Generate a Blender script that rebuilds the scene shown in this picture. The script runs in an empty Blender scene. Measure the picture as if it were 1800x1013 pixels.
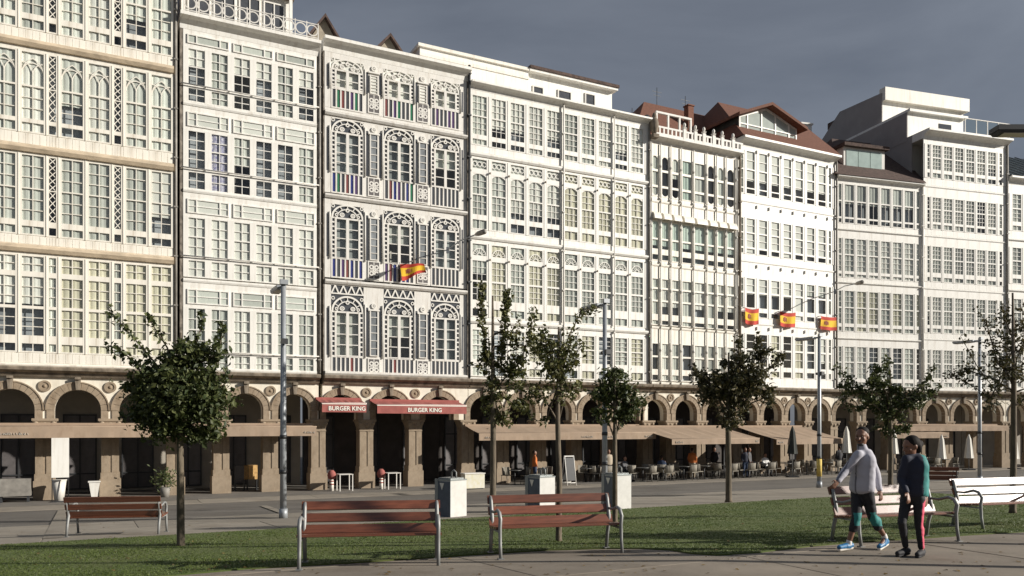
import bpy, bmesh, math, random
from mathutils import Vector, Matrix
R = math.radians
rnd = random.Random(7)
scene = bpy.context.scene
COL = scene.collection

# ------------------------------------------------------------------ camera, sky, sun, exposure
EYE = 1.75
F = 1412.0                      # focal length in photo pixels (1800 wide)
HZ = 748.0                      # horizon row of the photo
cam_d = bpy.data.cameras.new("camera"); cam = bpy.data.objects.new("camera", cam_d)
COL.objects.link(cam); scene.camera = cam
cam.location = (0, 0, EYE); cam.rotation_euler = (R(90), 0, 0)
cam_d.sensor_width = 36; cam_d.lens = 36 * F / 1800
cam_d.shift_y = (HZ - 506.5) / 1800
cam_d.clip_end = 3000

SUN_H = Vector((0.991, -0.13, 0)).normalized()   # horizontal direction to the sun
SUN_EL = R(21)
sun_dir = Vector((SUN_H.x * math.cos(SUN_EL), SUN_H.y * math.cos(SUN_EL), math.sin(SUN_EL)))

world = bpy.data.worlds.new("World"); scene.world = world; world.use_nodes = True
wn, wl = world.node_tree.nodes, world.node_tree.links
wn.clear()
wo = wn.new('ShaderNodeOutputWorld'); bg = wn.new('ShaderNodeBackground'); bg.inputs['Strength'].default_value = 0.1
sky = wn.new('ShaderNodeTexSky'); sky.sky_type = 'NISHITA'; sky.sun_disc = False
sky.sun_elevation = SUN_EL; sky.sun_rotation = math.atan2(SUN_H.x, SUN_H.y)
tc = wn.new('ShaderNodeTexCoord')
mp = wn.new('ShaderNodeMapping'); mp.inputs['Scale'].default_value = (1.0, 1.0, 2.2)
nz = wn.new('ShaderNodeTexNoise'); nz.inputs['Scale'].default_value = 1.9; nz.inputs['Detail'].default_value = 7
nz.inputs['Roughness'].default_value = 0.52; nz.inputs['Distortion'].default_value = 0.6
cr = wn.new('ShaderNodeValToRGB')
cr.color_ramp.elements[0].position = 0.30; cr.color_ramp.elements[0].color = (0.84, 0.96, 1.22, 1)
cr.color_ramp.elements[1].position = 0.72; cr.color_ramp.elements[1].color = (1.85, 2.03, 2.38, 1)
mx = wn.new('ShaderNodeMix'); mx.data_type = 'RGBA'; mx.inputs[0].default_value = 0.90
wl.new(tc.outputs['Generated'], mp.inputs['Vector']); wl.new(mp.outputs[0], nz.inputs['Vector'])
wl.new(nz.outputs[0], cr.inputs[0])
wl.new(sky.outputs[0], mx.inputs[6]); wl.new(cr.outputs[0], mx.inputs[7])
wl.new(mx.outputs[2], bg.inputs['Color']); wl.new(bg.outputs[0], wo.inputs['Surface'])

sl = bpy.data.lights.new("sun", 'SUN'); sl.energy = 5.0; sl.angle = R(0.6); sl.color = (1.0, 0.94, 0.85)
so = bpy.data.objects.new("sun", sl); COL.objects.link(so)
so.rotation_euler = sun_dir.to_track_quat('Z', 'Y').to_euler(); so.location = (30, -10, 30)
vs = scene.view_settings
vs.view_transform = 'Standard'; vs.look = 'None'; vs.gamma = 1.0; vs.exposure = 0.30; vs.use_curve_mapping = False
scene.cycles.max_bounces = 6; scene.cycles.transparent_max_bounces = 12
scene.cycles.caustics_reflective = False; scene.cycles.caustics_refractive = False

# ------------------------------------------------------------------ helpers
class MB:
    """collects faces; build() makes ONE mesh"""
    def __init__(s): s.v, s.f, s.m, s.sm = [], [], [], []
    def face(s, pts, mi=0, smooth=False):
        i = len(s.v); s.v += [tuple(p) for p in pts]; s.f.append(tuple(range(i, i + len(pts)))); s.m.append(mi); s.sm.append(smooth)
    def box(s, x0, x1, y0, y1, z0, z1, mi=0):
        i = len(s.v)
        s.v += [(x0, y0, z0), (x1, y0, z0), (x1, y1, z0), (x0, y1, z0), (x0, y0, z1), (x1, y0, z1), (x1, y1, z1), (x0, y1, z1)]
        for q in ((3, 2, 1, 0), (4, 5, 6, 7), (0, 1, 5, 4), (1, 2, 6, 5), (2, 3, 7, 6), (3, 0, 4, 7)):
            s.f.append(tuple(i + k for k in q)); s.m.append(mi); s.sm.append(False)
        return s
    def sheet(s, x0, x1, y, z0, z1):
        s.face([(x0, y, z0), (x1, y, z0), (x1, y, z1), (x0, y, z1)]); return s
    def taper(s, x0, x1, y0, y1, z0, z1, e, mi=0):
        """box whose top is wider by e on every side"""
        i = len(s.v)
        s.v += [(x0, y0, z0), (x1, y0, z0), (x1, y1, z0), (x0, y1, z0), (x0 - e, y0 - e, z1), (x1 + e, y0 - e, z1), (x1 + e, y1 + e, z1), (x0 - e, y1 + e, z1)]
        for q in ((3, 2, 1, 0), (4, 5, 6, 7), (0, 1, 5, 4), (1, 2, 6, 5), (2, 3, 7, 6), (3, 0, 4, 7)):
            s.f.append(tuple(i + k for k in q)); s.m.append(mi); s.sm.append(False)
        return s
    def prism(s, poly, y0, y1, mi=0):
        """poly in (x,z) counter-clockwise seen from -y"""
        n = len(poly); i = len(s.v)
        s.v += [(p[0], y0, p[1]) for p in poly] + [(p[0], y1, p[1]) for p in poly]
        s.f.append(tuple(i + k for k in range(n))); s.m.append(mi); s.sm.append(False)
        s.f.append(tuple(i + n + k for k in reversed(range(n)))); s.m.append(mi); s.sm.append(False)
        for k in range(n):
            l = (k + 1) % n
            s.f.append((i + l, i + k, i + n + k, i + n + l)); s.m.append(mi); s.sm.append(False)
        return s
    def xprism(s, poly, x0, x1, mi=0):
        """poly in (y,z), swept along x"""
        n = len(poly); i = len(s.v)
        s.v += [(x0, p[0], p[1]) for p in poly] + [(x1, p[0], p[1]) for p in poly]
        s.f.append(tuple(i + k for k in reversed(range(n)))); s.m.append(mi); s.sm.append(False)
        s.f.append(tuple(i + n + k for k in range(n))); s.m.append(mi); s.sm.append(False)
        for k in range(n):
            l = (k + 1) % n
            s.f.append((i + k, i + l, i + n + l, i + n + k)); s.m.append(mi); s.sm.append(False)
        return s
    def arc(s, cx, cz, r0, r1, a0, a1, y0, y1, n=12, mi=0, ez=1.0):
        for k in range(n):
            a, b = R(a0 + (a1 - a0) * k / n), R(a0 + (a1 - a0) * (k + 1) / n)
            P = [(cx + r0 * math.cos(a), cz + ez * r0 * math.sin(a)), (cx + r1 * math.cos(a), cz + ez * r1 * math.sin(a)),
                 (cx + r1 * math.cos(b), cz + ez * r1 * math.sin(b)), (cx + r0 * math.cos(b), cz + ez * r0 * math.sin(b))]
            f = [(p[0], y0, p[1]) for p in P]; g = [(p[0], y1, p[1]) for p in P]
            s.face(f, mi); s.face([f[1], g[1], g[2], f[2]], mi); s.face([f[0], f[3], g[3], g[0]], mi)
            if k == 0: s.face([f[0], g[0], g[1], f[1]], mi)
            if k == n - 1: s.face([f[3], f[2], g[2], g[3]], mi)
        return s
    def tube(s, pts, rad, n=8, mi=0, caps=True):
        pts = [Vector(p) for p in pts]
        if not hasattr(rad, '__len__'): rad = [rad] * len(pts)
        i = len(s.v); prev = None
        for k, p in enumerate(pts):
            d = (pts[min(k + 1, len(pts) - 1)] - pts[max(k - 1, 0)])
            d = d.normalized() if d.length > 1e-9 else Vector((0, 0, 1))
            if prev is None:
                a = d.orthogonal().normalized()
            else:
                a = (prev - d * prev.dot(d)); a = a.normalized() if a.length > 1e-6 else d.orthogonal().normalized()
            prev = a; b = d.cross(a)
            for j in range(n):
                t = 2 * math.pi * j / n
                s.v.append(tuple(p + (a * math.cos(t) + b * math.sin(t)) * rad[k]))
        for k in range(len(pts) - 1):
            for j in range(n):
                j2 = (j + 1) % n
                s.f.append((i + k * n + j, i + k * n + j2, i + (k + 1) * n + j2, i + (k + 1) * n + j)); s.m.append(mi); s.sm.append(True)
        if caps:
            s.f.append(tuple(i + j for j in reversed(range(n)))); s.m.append(mi); s.sm.append(False)
            e = i + (len(pts) - 1) * n
            s.f.append(tuple(e + j for j in range(n))); s.m.append(mi); s.sm.append(False)
        return s
    def ell(s, c, r, nu=14, nv=9, mi=0, mat=None):
        c = Vector(c); i = len(s.v)
        def pt(x, y, z):
            q = Vector((x * r[0], y * r[1], z * r[2]))
            if mat is not None: q = mat @ q
            return tuple(c + q)
        s.v.append(pt(0, 0, -1))
        for a in range(1, nv):
            ph = -math.pi / 2 + math.pi * a / nv
            for b in range(nu):
                t = 2 * math.pi * b / nu
                s.v.append(pt(math.cos(ph) * math.cos(t), math.cos(ph) * math.sin(t), math.sin(ph)))
        s.v.append(pt(0, 0, 1)); top = len(s.v) - 1
        def add(f): s.f.append(f); s.m.append(mi); s.sm.append(True)
        for b in range(nu): add((i, i + 1 + (b + 1) % nu, i + 1 + b))
        for a in range(nv - 2):
            for b in range(nu):
                p, q = i + 1 + a * nu + b, i + 1 + a * nu + (b + 1) % nu
                add((p, q, q + nu, p + nu))
        l = i + 1 + (nv - 2) * nu
        for b in range(nu): add((l + b, l + (b + 1) % nu, top))
        return s
    def cap(s, a, b, ra, rb, n=12):
        """tapered capsule from a to b (closed pieces; meant for remeshing)"""
        a, b = Vector(a), Vector(b)
        s.ell(a, (ra,) * 3, n, 8); s.ell(b, (rb,) * 3, n, 8); s.tube([a, b], [ra, rb], n)
        return s
    def mesh(s, name):
        me = bpy.data.meshes.new(name); me.from_pydata(s.v, [], s.f)
        if any(s.m): me.polygons.foreach_set('material_index', s.m)
        if any(s.sm): me.polygons.foreach_set('use_smooth', s.sm)
        me.update(); return me

def obj(name, me, mats=None, parent=None, loc=(0, 0, 0), rot=(0, 0, 0), scale=None):
    if isinstance(me, MB): me = me.mesh(name)
    if mats is not None and len(me.materials) == 0:
        for m in (mats if isinstance(mats, (list, tuple)) else [mats]): me.materials.append(m)
    o = bpy.data.objects.new(name, me); COL.objects.link(o)
    o.location = loc; o.rotation_euler = rot
    if scale: o.scale = scale
    if parent is not None: o.parent = parent
    return o
WORK = bpy.data.scenes.new('work')
def baked(o):
    '''mesh of an object with its modifiers, worked out in a scene of its own so that the big one is not evaluated'''
    WORK.collection.objects.link(o); vl = WORK.view_layers[0]; vl.update()
    me = bpy.data.meshes.new_from_object(o.evaluated_get(vl.depsgraph))
    bpy.data.objects.remove(o); return me
def tag(o, label=None, cat=None, group=None, kind=None):
    if label: o['label'] = label
    if cat: o['category'] = cat
    if group: o['group'] = group
    if kind: o['kind'] = kind
    return o
def thing(name, label, cat, loc=(0, 0, 0), rz=0, group=None):
    o = bpy.data.objects.new(name, None); COL.objects.link(o); o.empty_display_size = 0.2
    o.location = loc; o.rotation_euler = (0, 0, rz)
    return tag(o, label, cat, group)
def copy_tree(o, parent=None):
    c = o.copy(); COL.objects.link(c)
    if parent is not None: c.parent = parent
    for ch in list(o.children): copy_tree(ch, c)
    return c

# ------------------------------------------------------------------ materials
MATS = {}
def mat(name, col, rough=0.6, var=0.0, scale=4.0, bump=0.0, bscale=30.0, metal=0.0, spec=0.5, stretch=None, col2=None, coat=0.0, obj_rand=0.0, coords='Object', dirt=0.0, dscale=(5, 5, 0.5), dcol=(0.55, 0.47, 0.38)):
    if name in MATS: return MATS[name]
    m = bpy.data.materials.new(name); m.use_nodes = True; MATS[name] = m
    n, l = m.node_tree.nodes, m.node_tree.links
    p = n['Principled BSDF']; p.inputs['Roughness'].default_value = rough; p.inputs['Metallic'].default_value = metal
    p.inputs['Specular IOR Level'].default_value = spec
    if coat: p.inputs['Coat Weight'].default_value = coat; p.inputs['Coat Roughness'].default_value = 0.33
    p.inputs['Base Color'].default_value = (*col, 1)
    tcn = n.new('ShaderNodeTexCoord'); src = tcn.outputs[coords]
    if stretch:
        mpn = n.new('ShaderNodeMapping'); mpn.inputs['Scale'].default_value = stretch
        l.new(src, mpn.inputs[0]); src = mpn.outputs[0]
    cur = None
    if var or col2:
        t = n.new('ShaderNodeTexNoise'); t.inputs['Scale'].default_value = scale; t.inputs['Detail'].default_value = 6; t.inputs['Roughness'].default_value = 0.6
        l.new(src, t.inputs['Vector'])
        r = n.new('ShaderNodeValToRGB'); r.color_ramp.elements[0].position = 0.33; r.color_ramp.elements[1].position = 0.68
        c2 = col2 if col2 else tuple(c * (1 + var) for c in col)
        c1 = col if col2 else tuple(c * (1 - var) for c in col)
        r.color_ramp.elements[0].color = (*c1, 1); r.color_ramp.elements[1].color = (*[min(c, 1) for c in c2], 1)
        l.new(t.outputs[0], r.inputs[0]); cur = r.outputs[0]
    if dirt:
        mpd = n.new('ShaderNodeMapping'); mpd.inputs['Scale'].default_value = dscale; l.new(tcn.outputs[coords], mpd.inputs[0])
        td = n.new('ShaderNodeTexNoise'); td.inputs['Scale'].default_value = 1.0; td.inputs['Detail'].default_value = 8; td.inputs['Roughness'].default_value = 0.65; l.new(mpd.outputs[0], td.inputs['Vector'])
        rd = n.new('ShaderNodeValToRGB'); rd.color_ramp.elements[0].position = 0.50; rd.color_ramp.elements[1].position = 0.78
        rd.color_ramp.elements[0].color = (1, 1, 1, 1); rd.color_ramp.elements[1].color = (*dcol, 1); l.new(td.outputs[0], rd.inputs[0])
        md = n.new('ShaderNodeMix'); md.data_type = 'RGBA'; md.blend_type = 'MULTIPLY'; md.inputs[0].default_value = dirt
        if cur is not None: l.new(cur, md.inputs[6])
        else: md.inputs[6].default_value = (*col, 1)
        l.new(rd.outputs[0], md.inputs[7]); cur = md.outputs[2]
    if obj_rand:
        oi = n.new('ShaderNodeObjectInfo'); mr = n.new('ShaderNodeMapRange'); mr.inputs[3].default_value = 1 - obj_rand; mr.inputs[4].default_value = 1 + obj_rand
        l.new(oi.outputs['Random'], mr.inputs[0])
        mm = n.new('ShaderNodeMix'); mm.data_type = 'RGBA'; mm.blend_type = 'MULTIPLY'; mm.inputs[0].default_value = 1
        if cur is not None: l.new(cur, mm.inputs[6])
        else: mm.inputs[6].default_value = (*col, 1)
        l.new(mr.outputs[0], mm.inputs[7]); cur = mm.outputs[2]
    if cur is not None: l.new(cur, p.inputs['Base Color'])
    if bump:
        t2 = n.new('ShaderNodeTexNoise'); t2.inputs['Scale'].default_value = bscale; t2.inputs['Detail'].default_value = 5
        l.new(src, t2.inputs['Vector'])
        bn = n.new('ShaderNodeBump'); bn.inputs['Strength'].default_value = bump; bn.inputs['Distance'].default_value = 0.02
        l.new(t2.outputs[0], bn.inputs['Height']); l.new(bn.outputs[0], p.inputs['Normal'])
    return m

def glass_mat(name, tint, refl=0.10):
    m = bpy.data.materials.new(name); m.use_nodes = True; MATS[name] = m
    n, l = m.node_tree.nodes, m.node_tree.links
    n.remove(n['Principled BSDF']); out = n['Material Output']
    tr = n.new('ShaderNodeBsdfTransparent'); tr.inputs[0].default_value = (*tint, 1)
    gl = n.new('ShaderNodeBsdfGlossy'); gl.inputs['Roughness'].default_value = 0.04; gl.inputs[0].default_value = (0.95, 0.97, 1, 1)
    lw = n.new('ShaderNodeLayerWeight'); lw.inputs[0].default_value = 0.5
    fr = n.new('ShaderNodeMath'); fr.operation = 'POWER'; fr.inputs[1].default_value = 4.0; l.new(lw.outputs['Facing'], fr.inputs[0])
    ad = n.new('ShaderNodeMath'); ad.operation = 'ADD'; ad.inputs[1].default_value = refl; ad.use_clamp = True
    ms = n.new('ShaderNodeMixShader')
    l.new(fr.outputs[0], ad.inputs[0]); l.new(ad.outputs[0], ms.inputs[0]); l.new(tr.outputs[0], ms.inputs[1]); l.new(gl.outputs[0], ms.inputs[2])
    l.new(ms.outputs[0], out.inputs[0])
    return m

def leaf_mat(name, c1, c2):
    m = bpy.data.materials.new(name); m.use_nodes = True; MATS[name] = m
    n, l = m.node_tree.nodes, m.node_tree.links
    p = n['Principled BSDF']; out = n['Material Output']; p.inputs['Roughness'].default_value = 0.55
    g = n.new('ShaderNodeNewGeometry'); r = n.new('ShaderNodeValToRGB')
    r.color_ramp.elements[0].color = (*c1, 1); r.color_ramp.elements[1].color = (*c2, 1)
    l.new(g.outputs['Random Per Island'], r.inputs[0]); l.new(r.outputs[0], p.inputs['Base Color'])
    t = n.new('ShaderNodeBsdfTranslucent'); l.new(r.outputs[0], t.inputs[0])
    ms = n.new('ShaderNodeMixShader'); ms.inputs[0].default_value = 0.25
    l.new(p.outputs[0], ms.inputs[1]); l.new(t.outputs[0], ms.inputs[2]); l.new(ms.outputs[0], out.inputs[0])
    return m

M_WHITE = mat('white_paint', (0.82, 0.805, 0.755), 0.5, 0.06, 1.6, stretch=(1, 1, 0.35), dirt=0.55)
M_CREAM = mat('cream_paint', (0.82, 0.785, 0.70), 0.5, 0.07, 1.6, stretch=(1, 1, 0.35), dirt=0.6)
M_BAND = mat('weathered_band', (0.62, 0.51, 0.37), 0.7, 0.22, 2.2, stretch=(1, 1, 2))
M_IVORY = mat('ivory_paint', (0.72, 0.70, 0.655), 0.55, 0.08, 2.5, stretch=(1, 1, 0.4), dirt=0.7)
M_GREYW = mat('grey_white_paint', (0.70, 0.68, 0.635), 0.55, 0.08, 1.6, stretch=(1, 1, 0.35), dirt=0.6)
M_STONE = mat('granite', (0.31, 0.245, 0.175), 0.85, 0.12, 5, dirt=0.8, dscale=(3, 3, 1.2), bump=0.35, bscale=28)
M_STONED = mat('weathered_granite', (0.20, 0.165, 0.125), 0.9, 0.45, 3.5, bump=0.4, bscale=22, stretch=(1, 1, 0.5))
M_PLAST = mat('spandrel_plaster', (0.78, 0.73, 0.62), 0.8, 0.10, 2.2, dirt=0.5)
M_PARTY = mat('party_wall_stone', (0.20, 0.175, 0.145), 0.9, 0.6, 6, bump=0.3, bscale=18, stretch=(1, 1, 0.6))
M_ROOMW = mat('room_wall', (0.66, 0.63, 0.57), 0.9, 0.05, 2)
M_DOORD = mat('inner_door_dark', (0.13, 0.12, 0.12), 0.5, 0.2, 3, obj_rand=0.5)
M_BLINDW = mat('white_blind', (0.86, 0.845, 0.79), 0.9, 0.04, 3, obj_rand=0.10)
M_BLINDG = mat('grey_curtain', (0.66, 0.67, 0.62), 0.9, 0.10, 8, stretch=(6, 1, 0.3), obj_rand=0.26)
M_FILLSCR = mat('fill_screen_grey', (0.42, 0.44, 0.47), 0.9, 0.12, 6, stretch=(5, 1, 0.3), obj_rand=0.5)  # grey of the added screen that lightens uncovered panes
M_BLINDD = mat('slate_curtain', (0.36, 0.38, 0.38), 0.9, 0.10, 8, stretch=(6, 1, 0.3), obj_rand=0.3)
M_BLINDY = mat('cream_curtain', (0.74, 0.69, 0.54), 0.9, 0.10, 8, stretch=(6, 1, 0.3), obj_rand=0.15)
M_BLINDB = mat('blue_patterned_curtain', (0.16, 0.15, 0.36), 0.9, col2=(0.75, 0.73, 0.76), scale=9)
M_GLASS = glass_mat('window_glass', (0.90, 0.925, 0.91), 0.07)
M_GLASSG = glass_mat('green_glass', (0.80, 0.89, 0.86), 0.10)
M_SHOPG = glass_mat('shop_glass', (0.35, 0.38, 0.40), 0.05)
M_COLG = [glass_mat('coloured_glass_%s' % n, c, 0.05) for n, c in (('blue', (.07, .09, .30)), ('green', (.06, .30, .16)), ('red', (.40, .09, .09)), ('violet', (.18, .09, .28)), ('smoke', (.13, .14, .17)))]
M_COLPANEL = [mat('coloured_pane_%s' % n, c, 0.12, 0.15, 5) for n, c in (('blue', (.045, .055, .19)), ('green', (.04, .17, .095)), ('red', (.21, .075, .07)), ('violet', (.105, .065, .15)), ('smoke', (.075, .08, .09)))]
M_TILE = mat('roof_tile', (0.15, 0.062, 0.038), 0.85, 0.35, 7, bump=0.6, bscale=16, stretch=(3, 1, 1))
M_TILED = mat('mossy_roof_tile', (0.085, 0.055, 0.045), 0.9, 0.45, 6, bump=0.6, bscale=14)
M_RENDERG = mat('grey_render', (0.33, 0.305, 0.295), 0.9, 0.08, 1.0)  # even grey render for side walls and house bodies
M_STONEG = mat('rough_gable', (0.33, 0.29, 0.225), 0.95, 0.2, 4, bump=0.3)
M_IRON = mat('dark_iron', (0.035, 0.037, 0.04), 0.5, 0.2, 5)
M_PIPE = mat('grey_drainpipe', (0.24, 0.225, 0.20), 0.6, 0.25, 3)
M_AWN = mat('beige_awning', (0.36, 0.27, 0.195), 0.85, 0.10, 2, stretch=(1, 1, .5), dirt=0.6, dscale=(4, 4, 2))
M_RED = mat('red_awning', (0.34, 0.105, 0.09), 0.85, 0.14, 2, dirt=0.4, dscale=(4, 4, 2))
M_LETTER = mat('white_lettering', (0.82, 0.78, 0.70), 0.7)
M_WOOD = mat('varnished_wood', (0.17, 0.055, 0.028), 0.36, 0.32, 3, bump=0.10, bscale=10, stretch=(1, 12, 12), coat=0.6, obj_rand=0.22, dirt=0.5, dscale=(2, 9, 9))
M_STEEL = mat('galvanised_steel', (0.27, 0.275, 0.27), 0.55, 0.15, 6, metal=0.3)
M_LAMP = mat('lamp_grey', (0.33, 0.35, 0.37), 0.45, 0.12, 4, metal=0.3)
M_BINL = mat('bin_concrete', (0.60, 0.59, 0.56), 0.7, 0.08, 6, bump=0.1)
M_BIND = mat('bin_shaded_blue_grey', (0.085, 0.105, 0.135), 0.5, 0.15, 4)  # dark door panel; the shaded face's blue is put into its colour
M_BINS = mat('bin_steel', (0.26, 0.28, 0.28), 0.4, 0.1, 4, metal=0.5)
M_BARK = mat('bark', (0.125, 0.10, 0.07), 0.9, 0.4, 9, bump=0.5, bscale=40, stretch=(1, 1, 0.25))
M_LEAF = [leaf_mat('leaf_dark', (0.028, 0.046, 0.014), (0.115, 0.13, 0.042)), leaf_mat('leaf_mid', (0.045, 0.062, 0.018), (0.165, 0.155, 0.05)),
          leaf_mat('leaf_brown', (0.035, 0.042, 0.018), (0.14, 0.115, 0.05))]
M_BLADE = leaf_mat('grass_blade', (0.08, 0.122, 0.021), (0.118, 0.15, 0.034))

# ------------------------------------------------------------------ the lie of the land
TH1 = math.atan(F / 2750.0)          # the terrace's front recedes to a vanishing point at x = 3650
TH2 = R(17.0)                        # beyond the sixth house the street turns
ARC = 3.0                            # the arcade floor lies 3 m below the eye
ZA = EYE - ARC
def ray(x): return (x - 900.0) / F
A1 = (ray(75) * 32.09, 32.09)        # a point of the first front
class Plane:
    def __init__(s, th, a): s.th = th; s.u = (math.cos(th), math.sin(th)); s.n = (-math.sin(th), math.cos(th)); s.a = a
    def hit(s, x, d=0.0):
        """depth of the point of column x that lies d behind the front"""
        k = s.n[0] * ray(x) + s.n[1]
        return (s.n[0] * s.a[0] + s.n[1] * s.a[1] + d) / k
    def s(s, x, d=0.0):
        D = s.hit(x, d); X = ray(x) * D
        return (X - s.a[0]) * s.u[0] + (D - s.a[1]) * s.u[1]
    def H(s, x, y, d=0.0):
        return ARC + (HZ - y) * s.hit(x, d) / F
P1 = Plane(TH1, A1)
_D = P1.hit(1468)
P2 = Plane(TH2, (ray(1468) * _D, _D))
S1, C1 = math.sin(TH1), math.cos(TH1)
def tz(t):
    """height of the ground at distance t from the eye towards the houses"""
    if t < 8: return 0.0
    if t > 33: return ZA
    return ZA * (t - 8) / 25.0
def gz(X, Y): return tz(Y * C1 - X * S1)
def gpt(x, y, dz=0.0):
    p = y - HZ; D = 10.0; c = C1 - ray(x) * S1
    for _ in range(60): D = 0.5 * D + 0.5 * F * (EYE - tz(D * c)) / p
    return Vector((ray(x) * D, D, gz(ray(x) * D, D) + dz))
def ut(u, t): return (u * C1 - t * S1, u * S1 + t * C1)
TF = A1[1] * C1 - A1[0] * S1          # t of the house fronts

# ------------------------------------------------------------------ ground, road, pavements, lawn
M_GROUND = mat('dark_paving', (0.125, 0.114, 0.10), 0.85, 0.22, 0.35, bump=0.15, bscale=12, stretch=(1, 1, 1), dirt=0.7, dscale=(.25, .8, 1))
M_SLABL = mat('light_slab', (0.245, 0.217, 0.178), 0.85, 0.16, 0.9, bump=0.12, bscale=20, obj_rand=0.09, dirt=0.7, dscale=(.7, .7, .7))
M_SLABP = mat('promenade_slab', (0.232, 0.197, 0.156), 0.85, 0.20, 0.8, bump=0.15, bscale=25, obj_rand=0.07, dirt=0.8, dscale=(1.1, 1.1, 1.1))
M_JOINT = mat('joint_mortar', (0.10, 0.09, 0.075), 0.95, 0.2, 3)
M_TERR = mat('terrace_paving', (0.17, 0.155, 0.135), 0.85, 0.18, 1.2, bump=0.1, bscale=20, obj_rand=0.06)
M_SOIL = mat('lawn_turf', (0.066, 0.10, 0.018), 0.95, col2=(0.112, 0.13, 0.036), scale=0.9, bump=0.25, bscale=60)

def strip(name, u0, u1, ts, dz, m, parent=None):
    b = MB()
    for a, c in zip(ts[:-1], ts[1:]):
        q = [ut(u0, a), ut(u1, a), ut(u1, c), ut(u0, c)]
        z = [tz(a) + dz, tz(a) + dz, tz(c) + dz, tz(c) + dz]
        b.face([(p[0], p[1], h) for p, h in zip(q, z)])
    return obj(name, b, m, parent)
g = tag(strip('ground', -400, 500, [-120, 8, 33, 700], 0.0, M_GROUND), kind='structure')

def slabs(parent, name, m, u0, u1, t0, t1, du, dt, h, gap=0.012, jit=0.004, stagger=0.0):
    """separate slabs laid on the slope"""
    cache = {}
    rows = max(1, round((t1 - t0) / dt)); dt = (t1 - t0) / rows
    for r in range(rows):
        ta, tb = t0 + r * dt + gap / 2, t0 + (r + 1) * dt - gap / 2
        sl_ = math.atan2(tz(tb) - tz(ta), tb - ta)
        ln = (tb - ta) / math.cos(sl_)
        key = round(ln, 3)
        if key not in cache:
            b = MB(); e = 0.006
            b.box(0, du - gap, 0, ln, -0.05, h - e)
            i = len(b.v); b.v += [(0, 0, h - e), (du - gap, 0, h - e), (du - gap, ln, h - e), (0, ln, h - e), (e, e, h), (du - gap - e, e, h), (du - gap - e, ln - e, h), (e, ln - e, h)]
            b.f.pop(1); b.m.pop(1); b.sm.pop(1)
            for q in ((4, 5, 6, 7), (0, 1, 5, 4), (1, 2, 6, 5), (2, 3, 7, 6), (3, 0, 4, 7)): b.f.append(tuple(i + k for k in q)); b.m.append(0); b.sm.append(False)
            cache[key] = b.mesh(name); cache[key].materials.append(m)
        u = u0 + (stagger * du if r % 2 else 0)
        while u < u1:
            X, Y = ut(u, ta)
            o = obj(name, cache[key], None, parent, (X, Y, tz(ta) + rnd.uniform(-jit, jit)))
            o.rotation_euler = (Matrix.Rotation(TH1, 3, 'Z') @ Matrix.Rotation(sl_, 3, 'X')).to_euler()
            u += du
prom = tag(strip('promenade', -14, 34, [-3, 8, 13.2], 0.004, M_JOINT), kind='structure')
slabs(prom, 'paving_slab', M_SLABP, -11, 20, 0.2, 8.0, 3.1, 2.6, 0.016, stagger=0.5)
slabs(prom, 'paving_slab', M_SLABP, -11, 20, 8.0, 13.0, 3.1, 2.5, 0.016, stagger=0.5)
pav = tag(strip('pavement', -30, 75, [17.4, 23.4], 0.004, M_JOINT), kind='structure')
slabs(pav, 'paving_slab', M_SLABL, -28, 62, 17.5, 23.3, 4.5, 2.9, 0.016, stagger=0.4)
pv2 = tag(strip('pavement', -30, 90, [32.4, 33, 34.7], 0.004, M_JOINT), kind='structure')
slabs(pv2, 'paving_slab', M_SLABL, -28, 70, 33.05, 34.6, 4.5, 1.6, 0.016)
slabs(pv2, 'paving_slab', M_SLABL, -28, 70, 32.45, 33.0, 4.5, 0.6, 0.016)
ter = tag(strip('arcade_pavement', -40, 100, [34.7, 47], 0.012, M_TERR), kind='structure')
# light strips that cross the dark paving
for (xa, ya, xb, yb, w) in ((112, 898, 92, 948, 0.34), (463, 890, 505, 905, 0.25)):
    a, c = gpt(xa, ya), gpt(xb, yb); d = (c - a); d.z = 0; d.normalize(); n = Vector((-d.y, d.x, 0)) * w / 2
    b = MB(); pts = [a - n, a + n, c + n, c - n]
    b.face([(p.x, p.y, gz(p.x, p.y) + 0.0215) for p in reversed(pts)])
    tag(obj('paving_strip', b, M_SLABL), kind='structure')

near = [gpt(x, y) for x, y in ((-420, 1075), (-200, 1050), (0, 1036), (250, 1020), (430, 1004), (600, 994), (850, 977), (960, 970), (1060, 967), (1130, 967), (1180, 970),
        (1215, 976), (1260, 979), (1330, 975), (1430, 963), (1500, 957), (1650, 947), (1800, 938), (2050, 925), (2300, 915))]
poly = [(p.x, p.y) for p in near]
pe = poly[-1]; te = pe[1] * C1 - pe[0] * S1
poly += [ut(pe[0] * C1 + pe[1] * S1 + 4, 17.4), ut(-22, 17.4)]
bm = bmesh.new()
bm.faces.new([bm.verts.new((x, y, 0)) for x, y in poly])
for t in (8.0,):
    bmesh.ops.bisect_plane(bm, geom=bm.verts[:] + bm.edges[:] + bm.faces[:], plane_co=(*ut(0, t), 0), plane_no=(-S1, C1, 0))
bmesh.ops.triangulate(bm, faces=bm.faces[:])
for v in bm.verts: v.co.z = gz(v.co.x, v.co.y) + 0.034
ed = [e for e in bm.edges if e.is_boundary]
r_ = bmesh.ops.extrude_edge_only(bm, edges=ed)
for v in r_['geom']:
    if isinstance(v, bmesh.types.BMVert): v.co.z -= 0.06
bmesh.ops.recalc_face_normals(bm, faces=bm.faces[:])
me = bpy.data.meshes.new('lawn'); bm.to_mesh(me); bm.free()
tag(obj('lawn', me, M_SOIL), kind='structure')

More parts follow.
